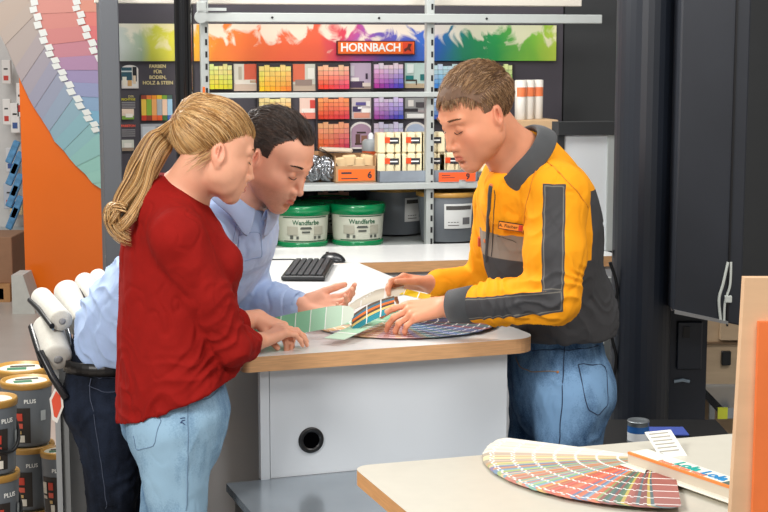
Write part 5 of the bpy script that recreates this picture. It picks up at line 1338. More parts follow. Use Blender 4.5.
# keep forearms out of the hem cut: cut only behind the front of the body
X = v.ax[0][:, None, None]; Y = v.ax[1][None, :, None]; Z = v.ax[2][None, None, :]
d = ((X-hb[0])*hn[0]+(Y-hb[1])*hn[1]+(Z-hb[2])*hn[2]+.012*np.sin((X-hb[0])*9)).astype(np.float32); v.V = np.maximum(v.V, d)
# neckline opening
v.ell(P(183, 193, 3.78), (.075, .075, .022), head_R(18, 18), .012, 's')
def dw(V, n):
    q = general(V, .0042, (9, 9, 5), 2)
    q += folds(V, w_rel, .13, w_rel-w_rsh, 150, .0055, 1, 3)+folds(V, P(215, 300, 3.7), .10, (.8, 0, -.6), 110, .004, 1.2, 8)
    q += folds(V, P(160, 395, 3.65), .14, (.25, .2, -.9), 95, .005, 1.1, 5)+folds(V, P(190, 265, 3.64), .09, (.7, 0, -.7), 90, .003, 1, 4)
    return q
finish('blouse', v, M_blouse, wm, disp=dw, sm=3)
# seam of the near sleeve
# jeans
M_jl = None
def denim(name, base, light, rough=.85, fade=.5, seam=(206, 190, 150)):
    m, nt, b = newmat(name); b.inputs['Roughness'].default_value = rough; b.inputs['Specular IOR Level'].default_value = .15
    tc = nt.nodes.new('ShaderNodeTexCoord')
    n = nt.nodes.new('ShaderNodeTexNoise'); n.inputs['Scale'].default_value = 14; n.inputs['Detail'].default_value = 9; n.inputs['Roughness'].default_value = .65
    mp = nt.nodes.new('ShaderNodeMapping'); mp.inputs['Scale'].default_value = (1, 1, .45); nt.links.new(tc.outputs['Object'], mp.inputs['Vector']); nt.links.new(mp.outputs['Vector'], n.inputs['Vector'])
    n2 = nt.nodes.new('ShaderNodeTexNoise'); n2.inputs['Scale'].default_value = 260; n2.inputs['Detail'].default_value = 3; nt.links.new(tc.outputs['Object'], n2.inputs['Vector'])
    a = nt.nodes.new('ShaderNodeMath'); a.operation = 'MULTIPLY_ADD'; a.inputs[1].default_value = .35; nt.links.new(n2.outputs['Fac'], a.inputs[0]); nt.links.new(n.outputs['Fac'], a.inputs[2])
    at = nt.nodes.new('ShaderNodeAttribute'); at.attribute_name = 'fade'
    a2 = nt.nodes.new('ShaderNodeMath'); a2.operation = 'MULTIPLY_ADD'; a2.inputs[1].default_value = fade; nt.links.new(at.outputs['Fac'], a2.inputs[0]); nt.links.new(a.outputs[0], a2.inputs[2])
    r = nt.nodes.new('ShaderNodeValToRGB'); r.color_ramp.elements[0].position = .52; r.color_ramp.elements[1].position = .95
    r.color_ramp.elements[0].color = rgb(*base); r.color_ramp.elements[1].color = rgb(*light)
    nt.links.new(a2.outputs[0], r.inputs['Fac']); nt.links.new(r.outputs['Color'], b.inputs['Base Color'])
    bp = nt.nodes.new('ShaderNodeBump'); bp.inputs['Strength'].default_value = .3; bp.inputs['Distance'].default_value = .001
    nt.links.new(n2.outputs['Fac'], bp.inputs['Height']); nt.links.new(bp.outputs['Normal'], b.inputs['Normal'])
    return m
def legs(v, hipR, hipL, kneeR, kneeL, ankR, ankL, rth, rkn, ran, k=.02):
    for h_, kn_, an_ in ((hipR, kneeR, ankR), (hipL, kneeL, ankL)):
        v.cap(h_, kn_, rth, rkn, k=k); v.cap(kn_, an_, rkn*.97, ran, k=k)
Rlat = Rw
def surf_line(name, V, F, pts_world, m, parent, r=.0012, out=.0):      # stitched seam laid on the cloth
    n = vnormals(V, F); o_ = []
    for p_ in pts_world:
        i = np.argmin(((V-p_)**2).sum(1)); o_.append(V[i]+n[i]*out)
    o_ = np.array(o_)
    for _ in range(2): o_[1:-1] = (o_[:-2]+2*o_[1:-1]+o_[2:])/4
    return MB().tube(list(o_), r, 6).build(name, m, parent)
def snap(V, n, p, out=0):
    i = np.argmin(((V-p)**2).sum(1)); return V[i]+n[i]*out
def seam_px(name, V, F, pix, Ynear, m, parent, r=.0011, sub=6):
    """seam through picture-measured points: each is dropped on the nearest cloth surface facing the camera"""
    n = vnormals(V, F); pp = []
    for i in range(len(pix)-1):
        for k in range(sub): pp.append(np.array(pix[i])*(1-k/sub)+np.array(pix[i+1])*k/sub)
    pp.append(np.array(pix[-1], float)); out = []
    c = np.array([0, 0, CAMH])
    for (px, py) in pp:
        d = nrm(ray(px, py)); rel = V-c; t = rel@d; dist = np.linalg.norm(rel-t[:, None]*d, axis=1)
        cand = np.where(dist < .006)[0]
        if len(cand) == 0: cand = np.array([np.argmin(dist)])
        i = cand[np.argmin(t[cand])]; out.append(V[i]+n[i]*.0006)
    out = np.array(out)
    if len(out) > 4: out[1:-1] = (out[:-2]+2*out[1:-1]+out[2:])/4
    return MB().tube(list(out), r, 6).build(name, m, parent)
M_jw = denim('light_denim', (66, 104, 142), (150, 184, 208), fade=.35)
v = Vol(np.array([-.78, 3.45, .06]), np.array([-.24, 4.15, 1.02]), .0055)
hipR = P(172, 428, 3.70); hipL = P(182, 428, 3.87)
kR = np.array([P(180, 512, 3.72)[0]-.0, 3.72, .46]); kL = np.array([P(160, 512, 3.92)[0], 3.9, .46]); aR = np.array([kR[0]-.02, 3.74, .1]); aL = np.array([kL[0]-.03, 3.92, .1])
v.cap(P(180, 372, 3.78), P(180, 405, 3.78), .125, .155, k=.03, axis=Fw, ratio=.8)
v.cap(P(176, 412, 3.78), P(176, 430, 3.78), .160, .150, k=.03, axis=Fw, ratio=.78)
for s_ in (-1, 1): v.ell(P(151, 425, 3.78)+Rw*s_*.062, (.070, .075, .082), None, .03)
v.cap(hipR, kR, .098, .060, k=.015); v.cap(kR, aR, .060, .042, k=.02); v.cap(hipL, kL, .094, .060, k=.015); v.cap(kL, aL, .06, .042, k=.02)
def dj(V, n): return general(V, .0022, (12, 12, 10), 9)+folds(V, P(150, 480, 3.65), .07, (.5, 0, -.8), 140, .003, 1, 2)+folds(V, P(205, 440, 3.65), .08, (.6, 0, -.8), 120, .0022, 1, 7)
V, F = v.mesh(); V = smoothv(V, F, 2); n = vnormals(V, F); V = V+n*dj(V, n)[:, None]; JV, JF = V, F
fd = np.clip(np.exp(-((V-P(160, 430, 3.65))**2).sum(1)/.012)+np.exp(-((V-(P(205, 500, 3.65)))**2).sum(1)/.02), 0, 1)
rawmesh('jeans', V, F, M_jw, wm, attrs={'fade': fd})
M_st = mat('stitch_blue', (104, 130, 158), .8); M_stw = mat('stitch_pale', (160, 176, 190), .8)
seam_px('side_seam', V, F, [(189, 402), (190, 440), (189, 480), (188, 511)], 3.6, M_st, wm, .0011)
seam_px('pocket_seam', V, F, [(132, 437), (135, 452), (152, 448), (160, 420), (159, 412)], 3.6, M_st, wm, .0011)
seam_px('pocket_seam', V, F, [(192, 402), (210, 398), (224, 386)], 3.6, M_st, wm, .0011)
for k in range(3): seam_px('rivet_tag', V, F, [(182, 418+3*k), (187, 418+3*k)], 3.6, mat('tag_navy', (50, 70, 110), .8), wm, .0012, sub=2)
M_shoe = mat('shoe_white', (206, 204, 200), .5); M_shoeb = mat('shoe_dark', (30, 28, 28), .5)
def shoe(ank, f, parent, m):
    v = Vol(ank-np.array([.2, .2, .12]), ank+np.array([.3, .3, .06]), .005); f = nrm((f[0], f[1], 0)); z = np.array([0, 0, 1.])
    a = np.array([ank[0], ank[1], 0]); v.cap(a+z*.055-f*.03, a+z*.05+f*.1, .04, .036, k=.03); v.cap(a+z*.04+f*.08, a+z*.034+f*.17, .042, .032, k=.03); v.cap(a+z*.05, ank+z*.03, .042, .042, k=.03); v.plane((0, 0, .003), (0, 0, -1))
    V, F = v.mesh(); rawmesh('shoe', V, F, m, parent)
shoe(aR, Fw, wm, M_shoe); shoe(aL, Fw, wm, M_shoe)
# hair
M_hw = hair_mat('blond_hair', (104, 64, 30), (196, 146, 84), (246, 214, 160), rough=.32); M_hwc = mat('blond_base', (140, 96, 54), .6, noise=.2, nscale=60, stretch=(1, 1, 1))
def wtest(p, m=0):
    x, y, z = p; ax_ = abs(x)
    if z < -.035: return False
    if y > 0: front = .078+m-.0; zl = .062-m if y > .055 else .062-m-(.055-y)*.55
    else: zl = .026-m-(-y)*.75
    return z > zl
tie = np.array([0, -.115, .050])
pts = scalp_points(9500, wtest); nn_ = len(pts); K = 16; path = []
nv = pts-np.array([0, -.01, .035]); nv /= np.linalg.norm(nv, axis=1)[:, None]
rnd = RNG.uniform(.35, 1, nn_); cl = noise3(pts*70); tj = tie+RNG.normal(scale=.0045, size=(nn_, 3))
# swept back: straight in angle about the ear axis, bulging at the crown
for k in range(K):
    f = k/(K-1); g = f*f*(3-2*f)*.35+f*.65
    c = pts*(1-g)+tj*g; c[:, 2] += .030*math.sin(math.pi*f)*(.4+.9*np.clip(pts[:, 2]/.12, 0, 1)); c[:, 0] *= (1+.15*math.sin(math.pi*f))
    c = skull_push(c, .0035+.011*rnd*math.sin(math.pi*min(f*1.05, 1))**.6+.002*cl) if f < .985 else c
    path.append(c+nv*(.0015+.0025*cl*math.sin(math.pi*f))[:, None])
Lp = np.stack(path, 1); strands('hair', HW.o+(Lp*HW.s)@HW.R.T, .0006, M_hw, wm, taper=.8)
lo_ = HW.o-.17; v = Vol(lo_, HW.o+.19, .003)
for c_, r_ in (((0, -.018, .048), (.073, .092, .079)), ((0, .022, .035), (.064, .066, .070))): v.ell(HW.w(c_), (np.array(r_)+.006)*HW.s, HW.R, .01)
v.ell(HW.w((0, -.098, .055)), (.025, .025, .025), None, .03)
Vx, F = v.mesh(); L = HW.loc(Vx); keep = np.array([wtest(p, -.006) or p[1] < -.09 and p[2] > .02 for p in L]); Fk = F[keep[F].all(1)]; idx = np.unique(Fk); mp = np.full(len(Vx), -1); mp[idx] = np.arange(len(idx)); rawmesh('hair_base', Vx[idx], mp[Fk], M_hwc, wm)
# ponytail
tw = HW.w(tie)
spine = [tw, P(167, 134, Yw-.02), P(156, 146, Yw-.03), P(147, 165, Yw-.04), P(139, 185, Yw-.07), P(128, 204, Yw-.1), P(119, 219, Yw-.12), P(112, 226, Yw-.12)]
spine[0] = tw
T = np.linspace(0, 7, 30); SP = []
for t_ in T:
    i = min(int(t_), 6); f = t_-i; p0, p1, p2, p3 = spine[max(i-1, 0)], spine[i], spine[i+1], spine[min(i+2, 7)]
    SP.append(.5*((2*p1)+(-p0+p2)*f+(2*p0-5*p1+4*p2-p3)*f*f+(-p0+3*p1-3*p2+p3)*f**3))
SP = np.array(SP); prof = np.interp(np.linspace(0, 1, 30), [0, .06, .25, .5, .75, .9, 1], [.008, .018, .038, .040, .034, .022, .008])
NS = 2400; ang = RNG.uniform(0, 2*math.pi, NS); rad_ = np.sqrt(RNG.uniform(0, 1, NS)); clump = (ang*9/(2*math.pi)).astype(int)
TT = np.gradient(SP, axis=0); TT /= np.linalg.norm(TT, axis=1)[:, None]; A_ = np.cross(TT, [0, 1., 0]); A_ /= np.linalg.norm(A_, axis=1)[:, None]; B_ = np.cross(TT, A_)
paths = np.zeros((NS, 30, 3))
ph1 = clump*1.7
for k in range(30):
    f = k/29; wav = .010*f*np.sin(f*9+ph1); wav2 = .008*f*np.cos(f*8+ph1*1.3)
    paths[:, k] = SP[k]+A_[k]*(prof[k]*rad_*np.cos(ang)*1.0+wav)[:, None]+B_[k]*(prof[k]*rad_*np.sin(ang)*.8+wav2)[:, None]
paths += (noise3(np.repeat(np.arange(NS)[:, None]*.37, 3, 1))[:, None, None]*.004)*np.linspace(0, 1, 30)[None, :, None]
strands('ponytail', paths, .00075, M_hw, wm, taper=.5)
# curl at the end of the ponytail and loose wisps
NS2 = 160; cur = []
for i in range(NS2):
    a0 = RNG.uniform(-.4, .4); r0 = RNG.uniform(.018, .034); b0 = P(128+RNG.uniform(-5, 5), 207+RNG.uniform(-4, 6), Yw-.12+RNG.uniform(-.02, .02))
    q = np.linspace(0, 4.2, 18); cur.append(np.stack([b0[0]-.012-r0*np.sin(q*.8)*1.2, np.full(18, b0[1]), b0[2]-r0*1.1*(1-np.cos(q*.75))+.012*np.sin(q)], 1))
strands('hair_curl', np.array(cur), .0009, M_hw, wm, taper=.5)
ws = []
for i in range(60):
    p0 = np.array([.066, -.035+RNG.uniform(-.02, .02), -.005+RNG.uniform(-.02, .02)]); q = np.linspace(0, 1, 10)[:, None]
    ws.append(HW.o+((p0+q*np.array([.0, -.03, -.03+RNG.uniform(-.02, .02)])+np.array([.008, 0, 0])*np.sin(q*3))*HW.s)@HW.R.T)
strands('loose_hair', np.array(ws), .0006, M_hw, wm, taper=.4)
tp = [tw+HW.R@np.array([.014*math.cos(q), 0, .014*math.sin(q)]) for q in np.linspace(0, 2*math.pi, 17)]
MB().tube(tp, .0055, 8).build('hair_tie', mat('tie_brown', (120, 60, 40), .7), wm)
brow_strands(HW, wm, mat('brow_w', (130, 90, 56), .7)); lashes(HW, wm, mat('lash', (40, 26, 20), .6))
# ================================================================= MAN IN BLUE SHIRT
mn = thing('person', 'dark haired man with stubble in a light blue shirt leaning on the counter', 'person', tuple(P(106, 375, 4.4)[:2])+(0,))
HM = Head(P(275, 160, 4.12), head_R(-30, 31, 0), 1.06)
Fm = nrm((.88, -.36, 0)); Rm = nrm((-.36, -.88, 0))
m_up = P(230, 232, 4.25); m_ch = P(203, 258, 4.3); m_mid = P(160, 302, 4.36); m_lu = P(124, 345, 4.4); m_pe = P(108, 378, 4.42); m_nb = P(243, 200, 4.22)
m_rsh = P(198, 240, 4.10); m_rel = P(196, 318, 4.16); m_rwr = P(232, 325, 4.22)
m_lsh = P(251, 226, 4.36); m_lel = P(245, 297, 4.42); m_lwr = P(303, 306, 4.27)
v = Vol(np.array([-.95, 3.9, .78]), np.array([-.06, 4.75, 1.72]), .0027)
v.cap(HM.w((0, -.03, -.03)), m_nb, .057, .062, k=.03); v.cap(HM.w((0, .012, -.055)), P(250, 199, 4.16), .034, .038, k=.03)
HM.build(v)
sp = nrm(m_ch-m_mid); fm2 = nrm(np.cross(Rm, sp)); 
v.cap(m_nb, m_up, .06, .08, k=.04); v.cap(m_up, m_ch, .12, .15, k=.05, axis=fm2, ratio=.7); v.cap(m_ch, m_mid, .165, .16, k=.05, axis=fm2, ratio=.75); v.cap(m_mid, P(112, 352, 4.41), .15, .13, k=.05, axis=Fm, ratio=.75)
v.cap(m_up, m_rsh, .06, .05, k=.04); v.cap(P(232, 240, 4.3), m_lsh, .05, .046, k=.03)
for a, b, c in ((m_rsh, m_rel, m_rwr), (m_lsh, m_lel, m_lwr)):
    v.cap(a, b, .054, .044, k=.02); v.cap(b, b+(c-b)*.35, .043, .044, k=.015); v.cap(b+(c-b)*.35, c, .044, .029, k=.015)
hand(v, m_lwr, nrm((.92, -.1, .02)), nrm((-.1, .55, -.5)), 1, [(.4, .5, .3), (.5, .6, .4), (.55, .7, .4), (.6, .7, .4)], thumb=(.55, .95, .0, .12), s=1.02)
hand(v, m_rwr, nrm((.9, .1, -.3)), nrm((.2, 0, .95)), -1, [(.4, .5, .3)]*4, s=1.02)
finish('body', v, M_skin, mn, col=lambda V: skin_col(V, HM, (232, 172, 144), stub=.3, lips=(184, 96, 82), blush=.15))
M_shirt = cloth_mat('blue_shirt', (168, 190, 226), .8, noise=.03, weave=800, bump=.2)
v = Vol(np.array([-1.02, 3.86, .82]), np.array([-.1, 4.8, 1.5]), .0045)
v.cap(P(236, 212, 4.23), P(226, 236, 4.26), .070, .14, k=.04, axis=fm2, ratio=.9); v.cap(P(248, 222, 4.15), P(244, 245, 4.2), .04, .07, k=.05)
v.cap(P(226, 236, 4.26), m_ch, .155, .185, k=.05, axis=fm2, ratio=.8); v.cap(m_ch, m_mid, .185, .18, k=.05, axis=fm2, ratio=.84)
v.cap(m_mid, P(129, 332, 4.4), .172, .160, k=.06, axis=Fm, ratio=.86); v.cap(P(126, 335, 4.4), P(119, 362, 4.42), .162, .158, k=.04, axis=Fm, ratio=.82)
v.cap(P(220, 226, 4.18), m_rsh, .07, .078, k=.04); v.cap(P(244, 218, 4.26), m_lsh, .062, .072, k=.04)
v.cap(m_rsh, m_rel, .078, .064, k=.03); v.cap(m_rel, m_rel+(m_rwr-m_rel)*.8, .064, .05, k=.02)
v.cap(m_lsh, m_lel, .072, .066, k=.03); v.cap(m_lel, m_lel+(m_lwr-m_lel)*.5, .066, .054, k=.03); v.cap(m_lel+(m_lwr-m_lel)*.5, m_lel+(m_lwr-m_lel)*.90, .054, .041, k=.02)
v.plane(P(100, 357, 4.4), nrm((-.05, 0, -1)))
def dm(V, n):
    return general(V, .004, (8, 8, 7), 21)+folds(V, m_lel, .14, (.7, -.2, -.5), 120, .006, 1, 13)+folds(V, P(95, 300, 4.25), .22, (.75, 0, .5), 95, .010, .8, 6)+folds(V, P(130, 270, 4.2), .2, (.75, 0, .6), 80, .008, .8, 66)+folds(V, P(85, 345, 4.3), .1, (.9, 0, .2), 110, .004, .8, 16)+folds(V, P(255, 240, 4.2), .1, (.8, .1, -.5), 100, .004, 1, 26)
V, F = v.mesh(); V = smoothv(V, F, 2); n = vnormals(V, F); V = V+n*dm(V, n)[:, None]; rawmesh('shirt', V, F, M_shirt, mn); SHV, SHF = V, F
M_shirt2 = mat('shirt_seam', (140, 162, 204), .8); M_btn = mat('button', (226, 228, 232), .3)
seam_px('placket_seam', V, F, [(243, 212), (241, 235), (236, 262), (230, 285)], 4.1, M_shirt2, mn, .0012)
seam_px('placket_seam', V, F, [(238, 211), (236, 234), (231, 260), (226, 280)], 4.1, M_shirt2, mn, .0012)
seam_px('shoulder_seam', V, F, [(252, 204), (262, 212), (266, 226)], 4.1, M_shirt2, mn, .0012)
seam_px('pocket_seam', V, F, [(240, 236), (262, 232), (264, 258), (246, 262)], 4.1, M_shirt2, mn, .0011)
def button_px(px, py, V, F, m, parent, r=.0045, name='button'):
    n = vnormals(V, F); d = nrm(ray(px, py)); rel = V-np.array([0, 0, CAMH]); t = rel@d; dist = np.linalg.norm(rel-t[:, None]*d, axis=1); cand = np.where(dist < .006)[0]
    if len(cand) == 0: return
    i = cand[np.argmin(t[cand])]; p = V[i]; o = MB().lathe([(r, 0), (r*1.05, .001), (r*.9, .0022), (r*.3, .0018)], 14).build(name, m, parent)
    q = Vector(n[i]).to_track_quat('Z', 'Y'); o.rotation_mode = 'QUATERNION'; o.rotation_quaternion = q; o.location = tuple(p+n[i]*.0004)
    return o
for px, py in ((240, 222), (237, 246), (232, 270)): button_px(px, py, V, F, M_btn, mn)
# collars
def collar(parent, m, c, ax_, fwd, r, h, drop, gap=.35, tip=.03, flare=.012, name='collar', squash=.9, tiltf=0.):
    """shirt collar: stand round the neck and leaf folded down over it, points at the front opening"""
    ax_ = nrm(ax_); fwd = nrm(np.asarray(fwd)-np.dot(fwd, ax_)*ax_); lat = np.cross(fwd, ax_); n = 48; V = []; F = []
    for i in range(n+1):
        a = gap+(2*math.pi-2*gap)*i/n; e = np.exp(-((min(a-gap, 2*math.pi-gap-a))/.45)**2)
        dr = fwd*math.cos(a)*squash+lat*math.sin(a); dn = drop+tip*e
        base = c+fwd*(-.0)
        for rr, zz in ((r+.004, -.012), (r+.002, h*.55), (r+.003, h), (r+.008, h+.003), (r+.015, h-.006), (r+flare+.014, h-dn*.5), (r+flare+.020, h-dn)):
            V.append(base+dr*rr+ax_*(zz-e*.016)+fwd*tiltf*e)
    for i in range(n):
        for j in range(6): F.append((i*7+j, (i+1)*7+j, (i+1)*7+j+1, i*7+j+1))
    o = rawmesh(name, np.array(V), np.array(F), m, parent); s_ = o.modifiers.new('s', 'SOLIDIFY'); s_.thickness = .0028; s_.offset = 0
    q = o.modifiers.new('u', 'SUBSURF'); q.levels = 1; q.render_levels = 1; return o
nm = nrm(HM.w((0, -.02, -.05))-m_nb)
collar(mn, M_shirt, P(243, 196, 4.17), nrm((.40, -.30, .86)), nrm((.55, -.70, -.45)), .080, .030, .040, gap=.22, tip=.036, squash=1.08, flare=.012)
cw_ = m_lel+(m_lwr-m_lel)*.88; cd2 = nrm(m_lwr-m_lel)
MB().tube([cw_-cd2*.05, cw_-cd2*.03, cw_+cd2*.012, cw_+cd2*.016], [.043, .0425, .041, .039], 24, cap=False).build('cuff', M_shirt, mn)
# trousers and belt
M_jm = denim('dark_denim', (7, 9, 15), (34, 42, 58), fade=.25)
v = Vol(np.array([-1.06, 4.05, .06]), np.array([-.45, 4.8, 1.0]), .0058)
v.cap(P(115, 354, 4.42), P(114, 380, 4.42), .150, .155, k=.03, axis=Fm, ratio=.80); v.cap(P(113, 385, 4.42), P(112, 400, 4.42), .162, .160, k=.03, axis=Fm, ratio=.78)
mhR = P(107, 410, 4.33); mhL = P(124, 410, 4.52)
mkR = np.array([P(112, 505, 4.3)[0], 4.32, .5]); mkL = np.array([P(126, 505, 4.5)[0], 4.5, .5]); maR = mkR+np.array([-.04, .02, -.4]); maL = mkL+np.array([-.04, .02, -.4])
legs(v, mhR, mhL, mkR, mkL, maR, maL, .104, .074, .055)
v.ell(P(97, 398, 4.42)-Rm*.06, (.075, .08, .09), None, .03); v.ell(P(97, 398, 4.36)+Rm*.05, (.075, .08, .09), None, .03)
V, F = v.mesh(); V = smoothv(V, F, 2); n = vnormals(V, F); V = V+n*(general(V, .0045, (10, 10, 8), 31)+folds(V, P(100, 400, 4.25), .1, (.2, 0, -1), 90, .007, 1, 3)+folds(V, P(115, 470, 4.25), .12, (.3, 0, -1), 90, .006, 1, 33))[:, None]
rawmesh('jeans', V, F, M_jm, mn, attrs={'fade': np.clip(np.exp(-((V-P(95, 440, 4.25))**2).sum(1)/.02), 0, 1)})
M_sd = mat('stitch_navy', (70, 78, 96), .8)
seam_px('side_seam', V, F, [(90, 380), (92, 410), (98, 450), (104, 490), (106, 510)], 4.2, M_sd, mn, .0014)
seam_px('pocket_seam', V, F, [(88, 374), (100, 378), (122, 377)], 4.2, M_sd, mn, .0012)
seam_px('pocket_seam', V, F, [(88, 384), (104, 391), (122, 390)], 4.2, M_sd, mn, .0012)
bc_ = P(114.5, 359, 4.42); ring = []
for q in np.linspace(0, 2*math.pi, 41): ring.append(bc_+Rm*math.cos(q)*.166+Fm*math.sin(q)*.136)
mb = MB(); 
for i in range(40):
    a, b = ring[i], ring[i+1]; na, nb = nrm(a-bc_)*.006, nrm(b-bc_)*.006; z = np.array([0, 0, .018])
    mb._add([a-z+na, b-z+nb, b+z+nb, a+z+na, a-z-na, b-z-nb, b+z-nb, a+z-na], [(0, 1, 2, 3), (3, 2, 6, 7), (0, 4, 5, 1)], None, True)
o = mb.build('belt', mat('belt_black', (20, 18, 18), .4), mn)
for q in (3.6, 4.5, 5.4):
    c0 = bc_+Rm*math.cos(q)*.167+Fm*math.sin(q)*.137; o = MB().box(-.006, .006, -.003, .003, -.026, .024).build('belt_loop', M_jm, mn, loc=tuple(c0), rot=(0, 0, math.atan2((Rm*math.cos(q)+Fm*math.sin(q))[1], (Rm*math.cos(q)+Fm*math.sin(q))[0])+math.pi/2)); o.matrix_parent_inverse = Matrix.Translation(-Vector(mn.location))
shoe(maR, Fm, mn, M_shoeb); shoe(maL, Fm, mn, M_shoeb)
M_hm = hair_mat('brown_black_hair', (26, 20, 18), (48, 36, 30), (86, 66, 54)); M_hmc = mat('dark_scalp', (52, 40, 34), .7, noise=.15, nscale=80)
def mtest(p, m=0):
    x, y, z = p; a = abs(x)
    if y > .0:
        zl = .088-m+ (.012 if a > .028 else 0)*(1 if y > .05 else 0) if y > .045 else .088-m-(.045-y)*1.15
        if a > .05 and y < .03 and z > -.012-m and y < .022: return True
        return z > zl
    return z > -.005-m-(-y)*.55
def mcomb(p): return np.array([.05*np.sign(p[0])+.1, -1, -.1 if p[1] > -.04 else -.9])
short_hair(HM, mn, M_hm, M_hmc, mtest, mcomb, lambda p: .045 if p[2] > .085 else .018, n=7500, lift=.16, thick=.0008)
brow_strands(HM, mn, mat('brow_m', (50, 36, 28), .7), n=150); lashes(HM, mn, mat('lash_m', (30, 20, 16), .6))
# ================================================================= EMPLOYEE
em = thing('person', 'short haired employee in a yellow and grey work jacket and blue jeans behind the counter', 'person', tuple(P(560, 362, 4.42)[:2])+(0,))
HE = Head(P(478, 117, 4.12), head_R(210, 26, 0), 1.1)
Fe = nrm((-.87, -.5, 0)); Le = nrm((.5, -.87, 0))
e_pe = P(560, 365, 4.42); e_lu = P(560, 325, 4.42); e_ch = P(540, 245, 4.34); e_up = P(530, 195, 4.28); e_nb = P(518, 158, 4.22)
e_lsh = P(556, 196, 4.12); e_lel = P(554, 297, 4.02); e_lwr = P(446, 307, 4.17)
e_rsh = P(503, 200, 4.42); e_rel = P(486, 286, 4.56); e_rwr = P(431, 284, 4.46)
v = Vol(np.array([-.06, 3.85, .84]), np.array([.72, 4.72, 1.86]), .0028)
v.cap(HE.w((0, -.03, -.03)), e_nb, .058, .062, k=.03); v.cap(HE.w((0, .012, -.055)), P(506, 168, 4.18), .034, .038, k=.03)
HE.build(v)
v.cap(e_nb, e_up, .07, .09, k=.05); v.cap(e_up, e_ch, .15, .15, k=.05, axis=Fe, ratio=.72); v.cap(e_ch, P(558, 285, 4.4), .15, .12, k=.05, axis=Fe, ratio=.75); v.cap(P(558, 285, 4.4), P(560, 295, 4.41), .12, .10, k=.05, axis=Fe, ratio=.75)
v.cap(e_up, e_lsh, .06, .058, k=.04); v.cap(e_up, e_rsh, .06, .058, k=.04)
for a, b, c in ((e_lsh, e_lel, e_lwr), (e_rsh, e_rel, e_rwr)):
    v.cap(a, b, .054, .044, k=.02); v.cap(b, b+(c-b)*.35, .043, .044, k=.015); v.cap(b+(c-b)*.35, c, .044, .030, k=.015)
hand(v, e_lwr+np.array([-.008, .0, .004]), nrm((-.82, .0, -.18)), nrm((-.1, -.55, .8)), 1, [(.15, .35, .2), (.35, .5, .3), (.45, .6, .35), (.5, .65, .35)], spread=(-.15, -.03, .06, .12), thumb=(.55, .8, .3, .1), s=1.06)
hand(v, e_rwr, nrm((-.85, -.1, .1)), nrm((-.1, .5, .8)), -1, [(.5, .7, .5), (.6, .8, .5), (.65, .8, .5), (.7, .8, .5)], thumb=(.45, .9, .25, .1), s=1.0)
finish('body', v, M_skin, em, col=lambda V: skin_col(V, HE, (222, 152, 118), stub=.1, lips=(190, 100, 84), blush=.2))
# jacket: yellow, dark grey stripe, taupe band, dark lower body, told apart by distance fields
def jacket_mat():
    m, nt, b = newmat('work_jacket'); b.inputs['Roughness'].default_value = .8; b.inputs['Specular IOR Level'].default_value = .2
    def att(n): a = nt.nodes.new('ShaderNodeAttribute'); a.attribute_name = n; return a.outputs['Fac']
    def step(o):
        s_ = nt.nodes.new('ShaderNodeMapRange'); s_.inputs['From Min'].default_value = -.0006; s_.inputs['From Max'].default_value = .0006; nt.links.new(o, s_.inputs['Value']); return s_.outputs['Result']
    cur = None; tc = nt.nodes.new('ShaderNodeTexCoord')
    def mixn(fac, a, c):
        x = nt.nodes.new('ShaderNodeMix'); x.data_type = 'RGBA'; nt.links.new(fac, x.inputs['Factor'])
        if isinstance(a, tuple): x.inputs[6].default_value = a
        else: nt.links.new(a, x.inputs[6])
        x.inputs[7].default_value = c; return x.outputs[2]
    c = mixn(step(att('taupe')), rgb(244, 160, 24), rgb(140, 128, 116))
    c = mixn(step(att('grey')), c, rgb(66, 66, 68))
    c = mixn(step(att('stripe')), c, rgb(70, 70, 72))
    q1 = nt.nodes.new('ShaderNodeMath'); q1.operation = 'SUBTRACT'; q1.inputs[1].default_value = .0055; nt.links.new(att('stripe'), q1.inputs[0])
    q2 = nt.nodes.new('ShaderNodeMath'); q2.operation = 'ABSOLUTE'; nt.links.new(q1.outputs[0], q2.inputs[0])
    q3 = nt.nodes.new('ShaderNodeMath'); q3.operation = 'SUBTRACT'; q3.inputs[0].default_value = .0014; nt.links.new(q2.outputs[0], q3.inputs[1])
    c = mixn(step(q3.outputs[0]), c, rgb(120, 116, 108))
    n = nt.nodes.new('ShaderNodeTexNoise'); n.inputs['Scale'].default_value = 14; n.inputs['Detail'].default_value = 4; nt.links.new(tc.outputs['Object'], n.inputs['Vector'])
    r = nt.nodes.new('ShaderNodeMapRange'); r.inputs['To Min'].default_value = .93; r.inputs['To Max'].default_value = 1.06; nt.links.new(n.outputs['Fac'], r.inputs['Value'])
    sc = nt.nodes.new('ShaderNodeVectorMath'); sc.operation = 'SCALE'; nt.links.new(c, sc.inputs[0]); nt.links.new(r.outputs['Result'], sc.inputs['Scale']); nt.links.new(sc.outputs['Vector'], b.inputs['Base Color'])
    n2 = nt.nodes.new('ShaderNodeTexNoise'); n2.inputs['Scale'].default_value = 600; nt.links.new(tc.outputs['Object'], n2.inputs['Vector'])
    bp = nt.nodes.new('ShaderNodeBump'); bp.inputs['Strength'].default_value = .25; bp.inputs['Distance'].default_value = .001; nt.links.new(n2.outputs['Fac'], bp.inputs['Height']); nt.links.new(bp.outputs['Normal'], b.inputs['Normal'])
    return m
v = Vol(np.array([.02, 3.82, .86]), np.array([.78, 4.78, 1.64]), .0042)
fe2 = Fe
v.cap(P(528, 158, 4.24), P(530, 192, 4.28), .075, .14, k=.05, axis=Fe, ratio=.9); v.cap(P(500, 186, 4.17), P(505, 205, 4.2), .045, .06, k=.05)
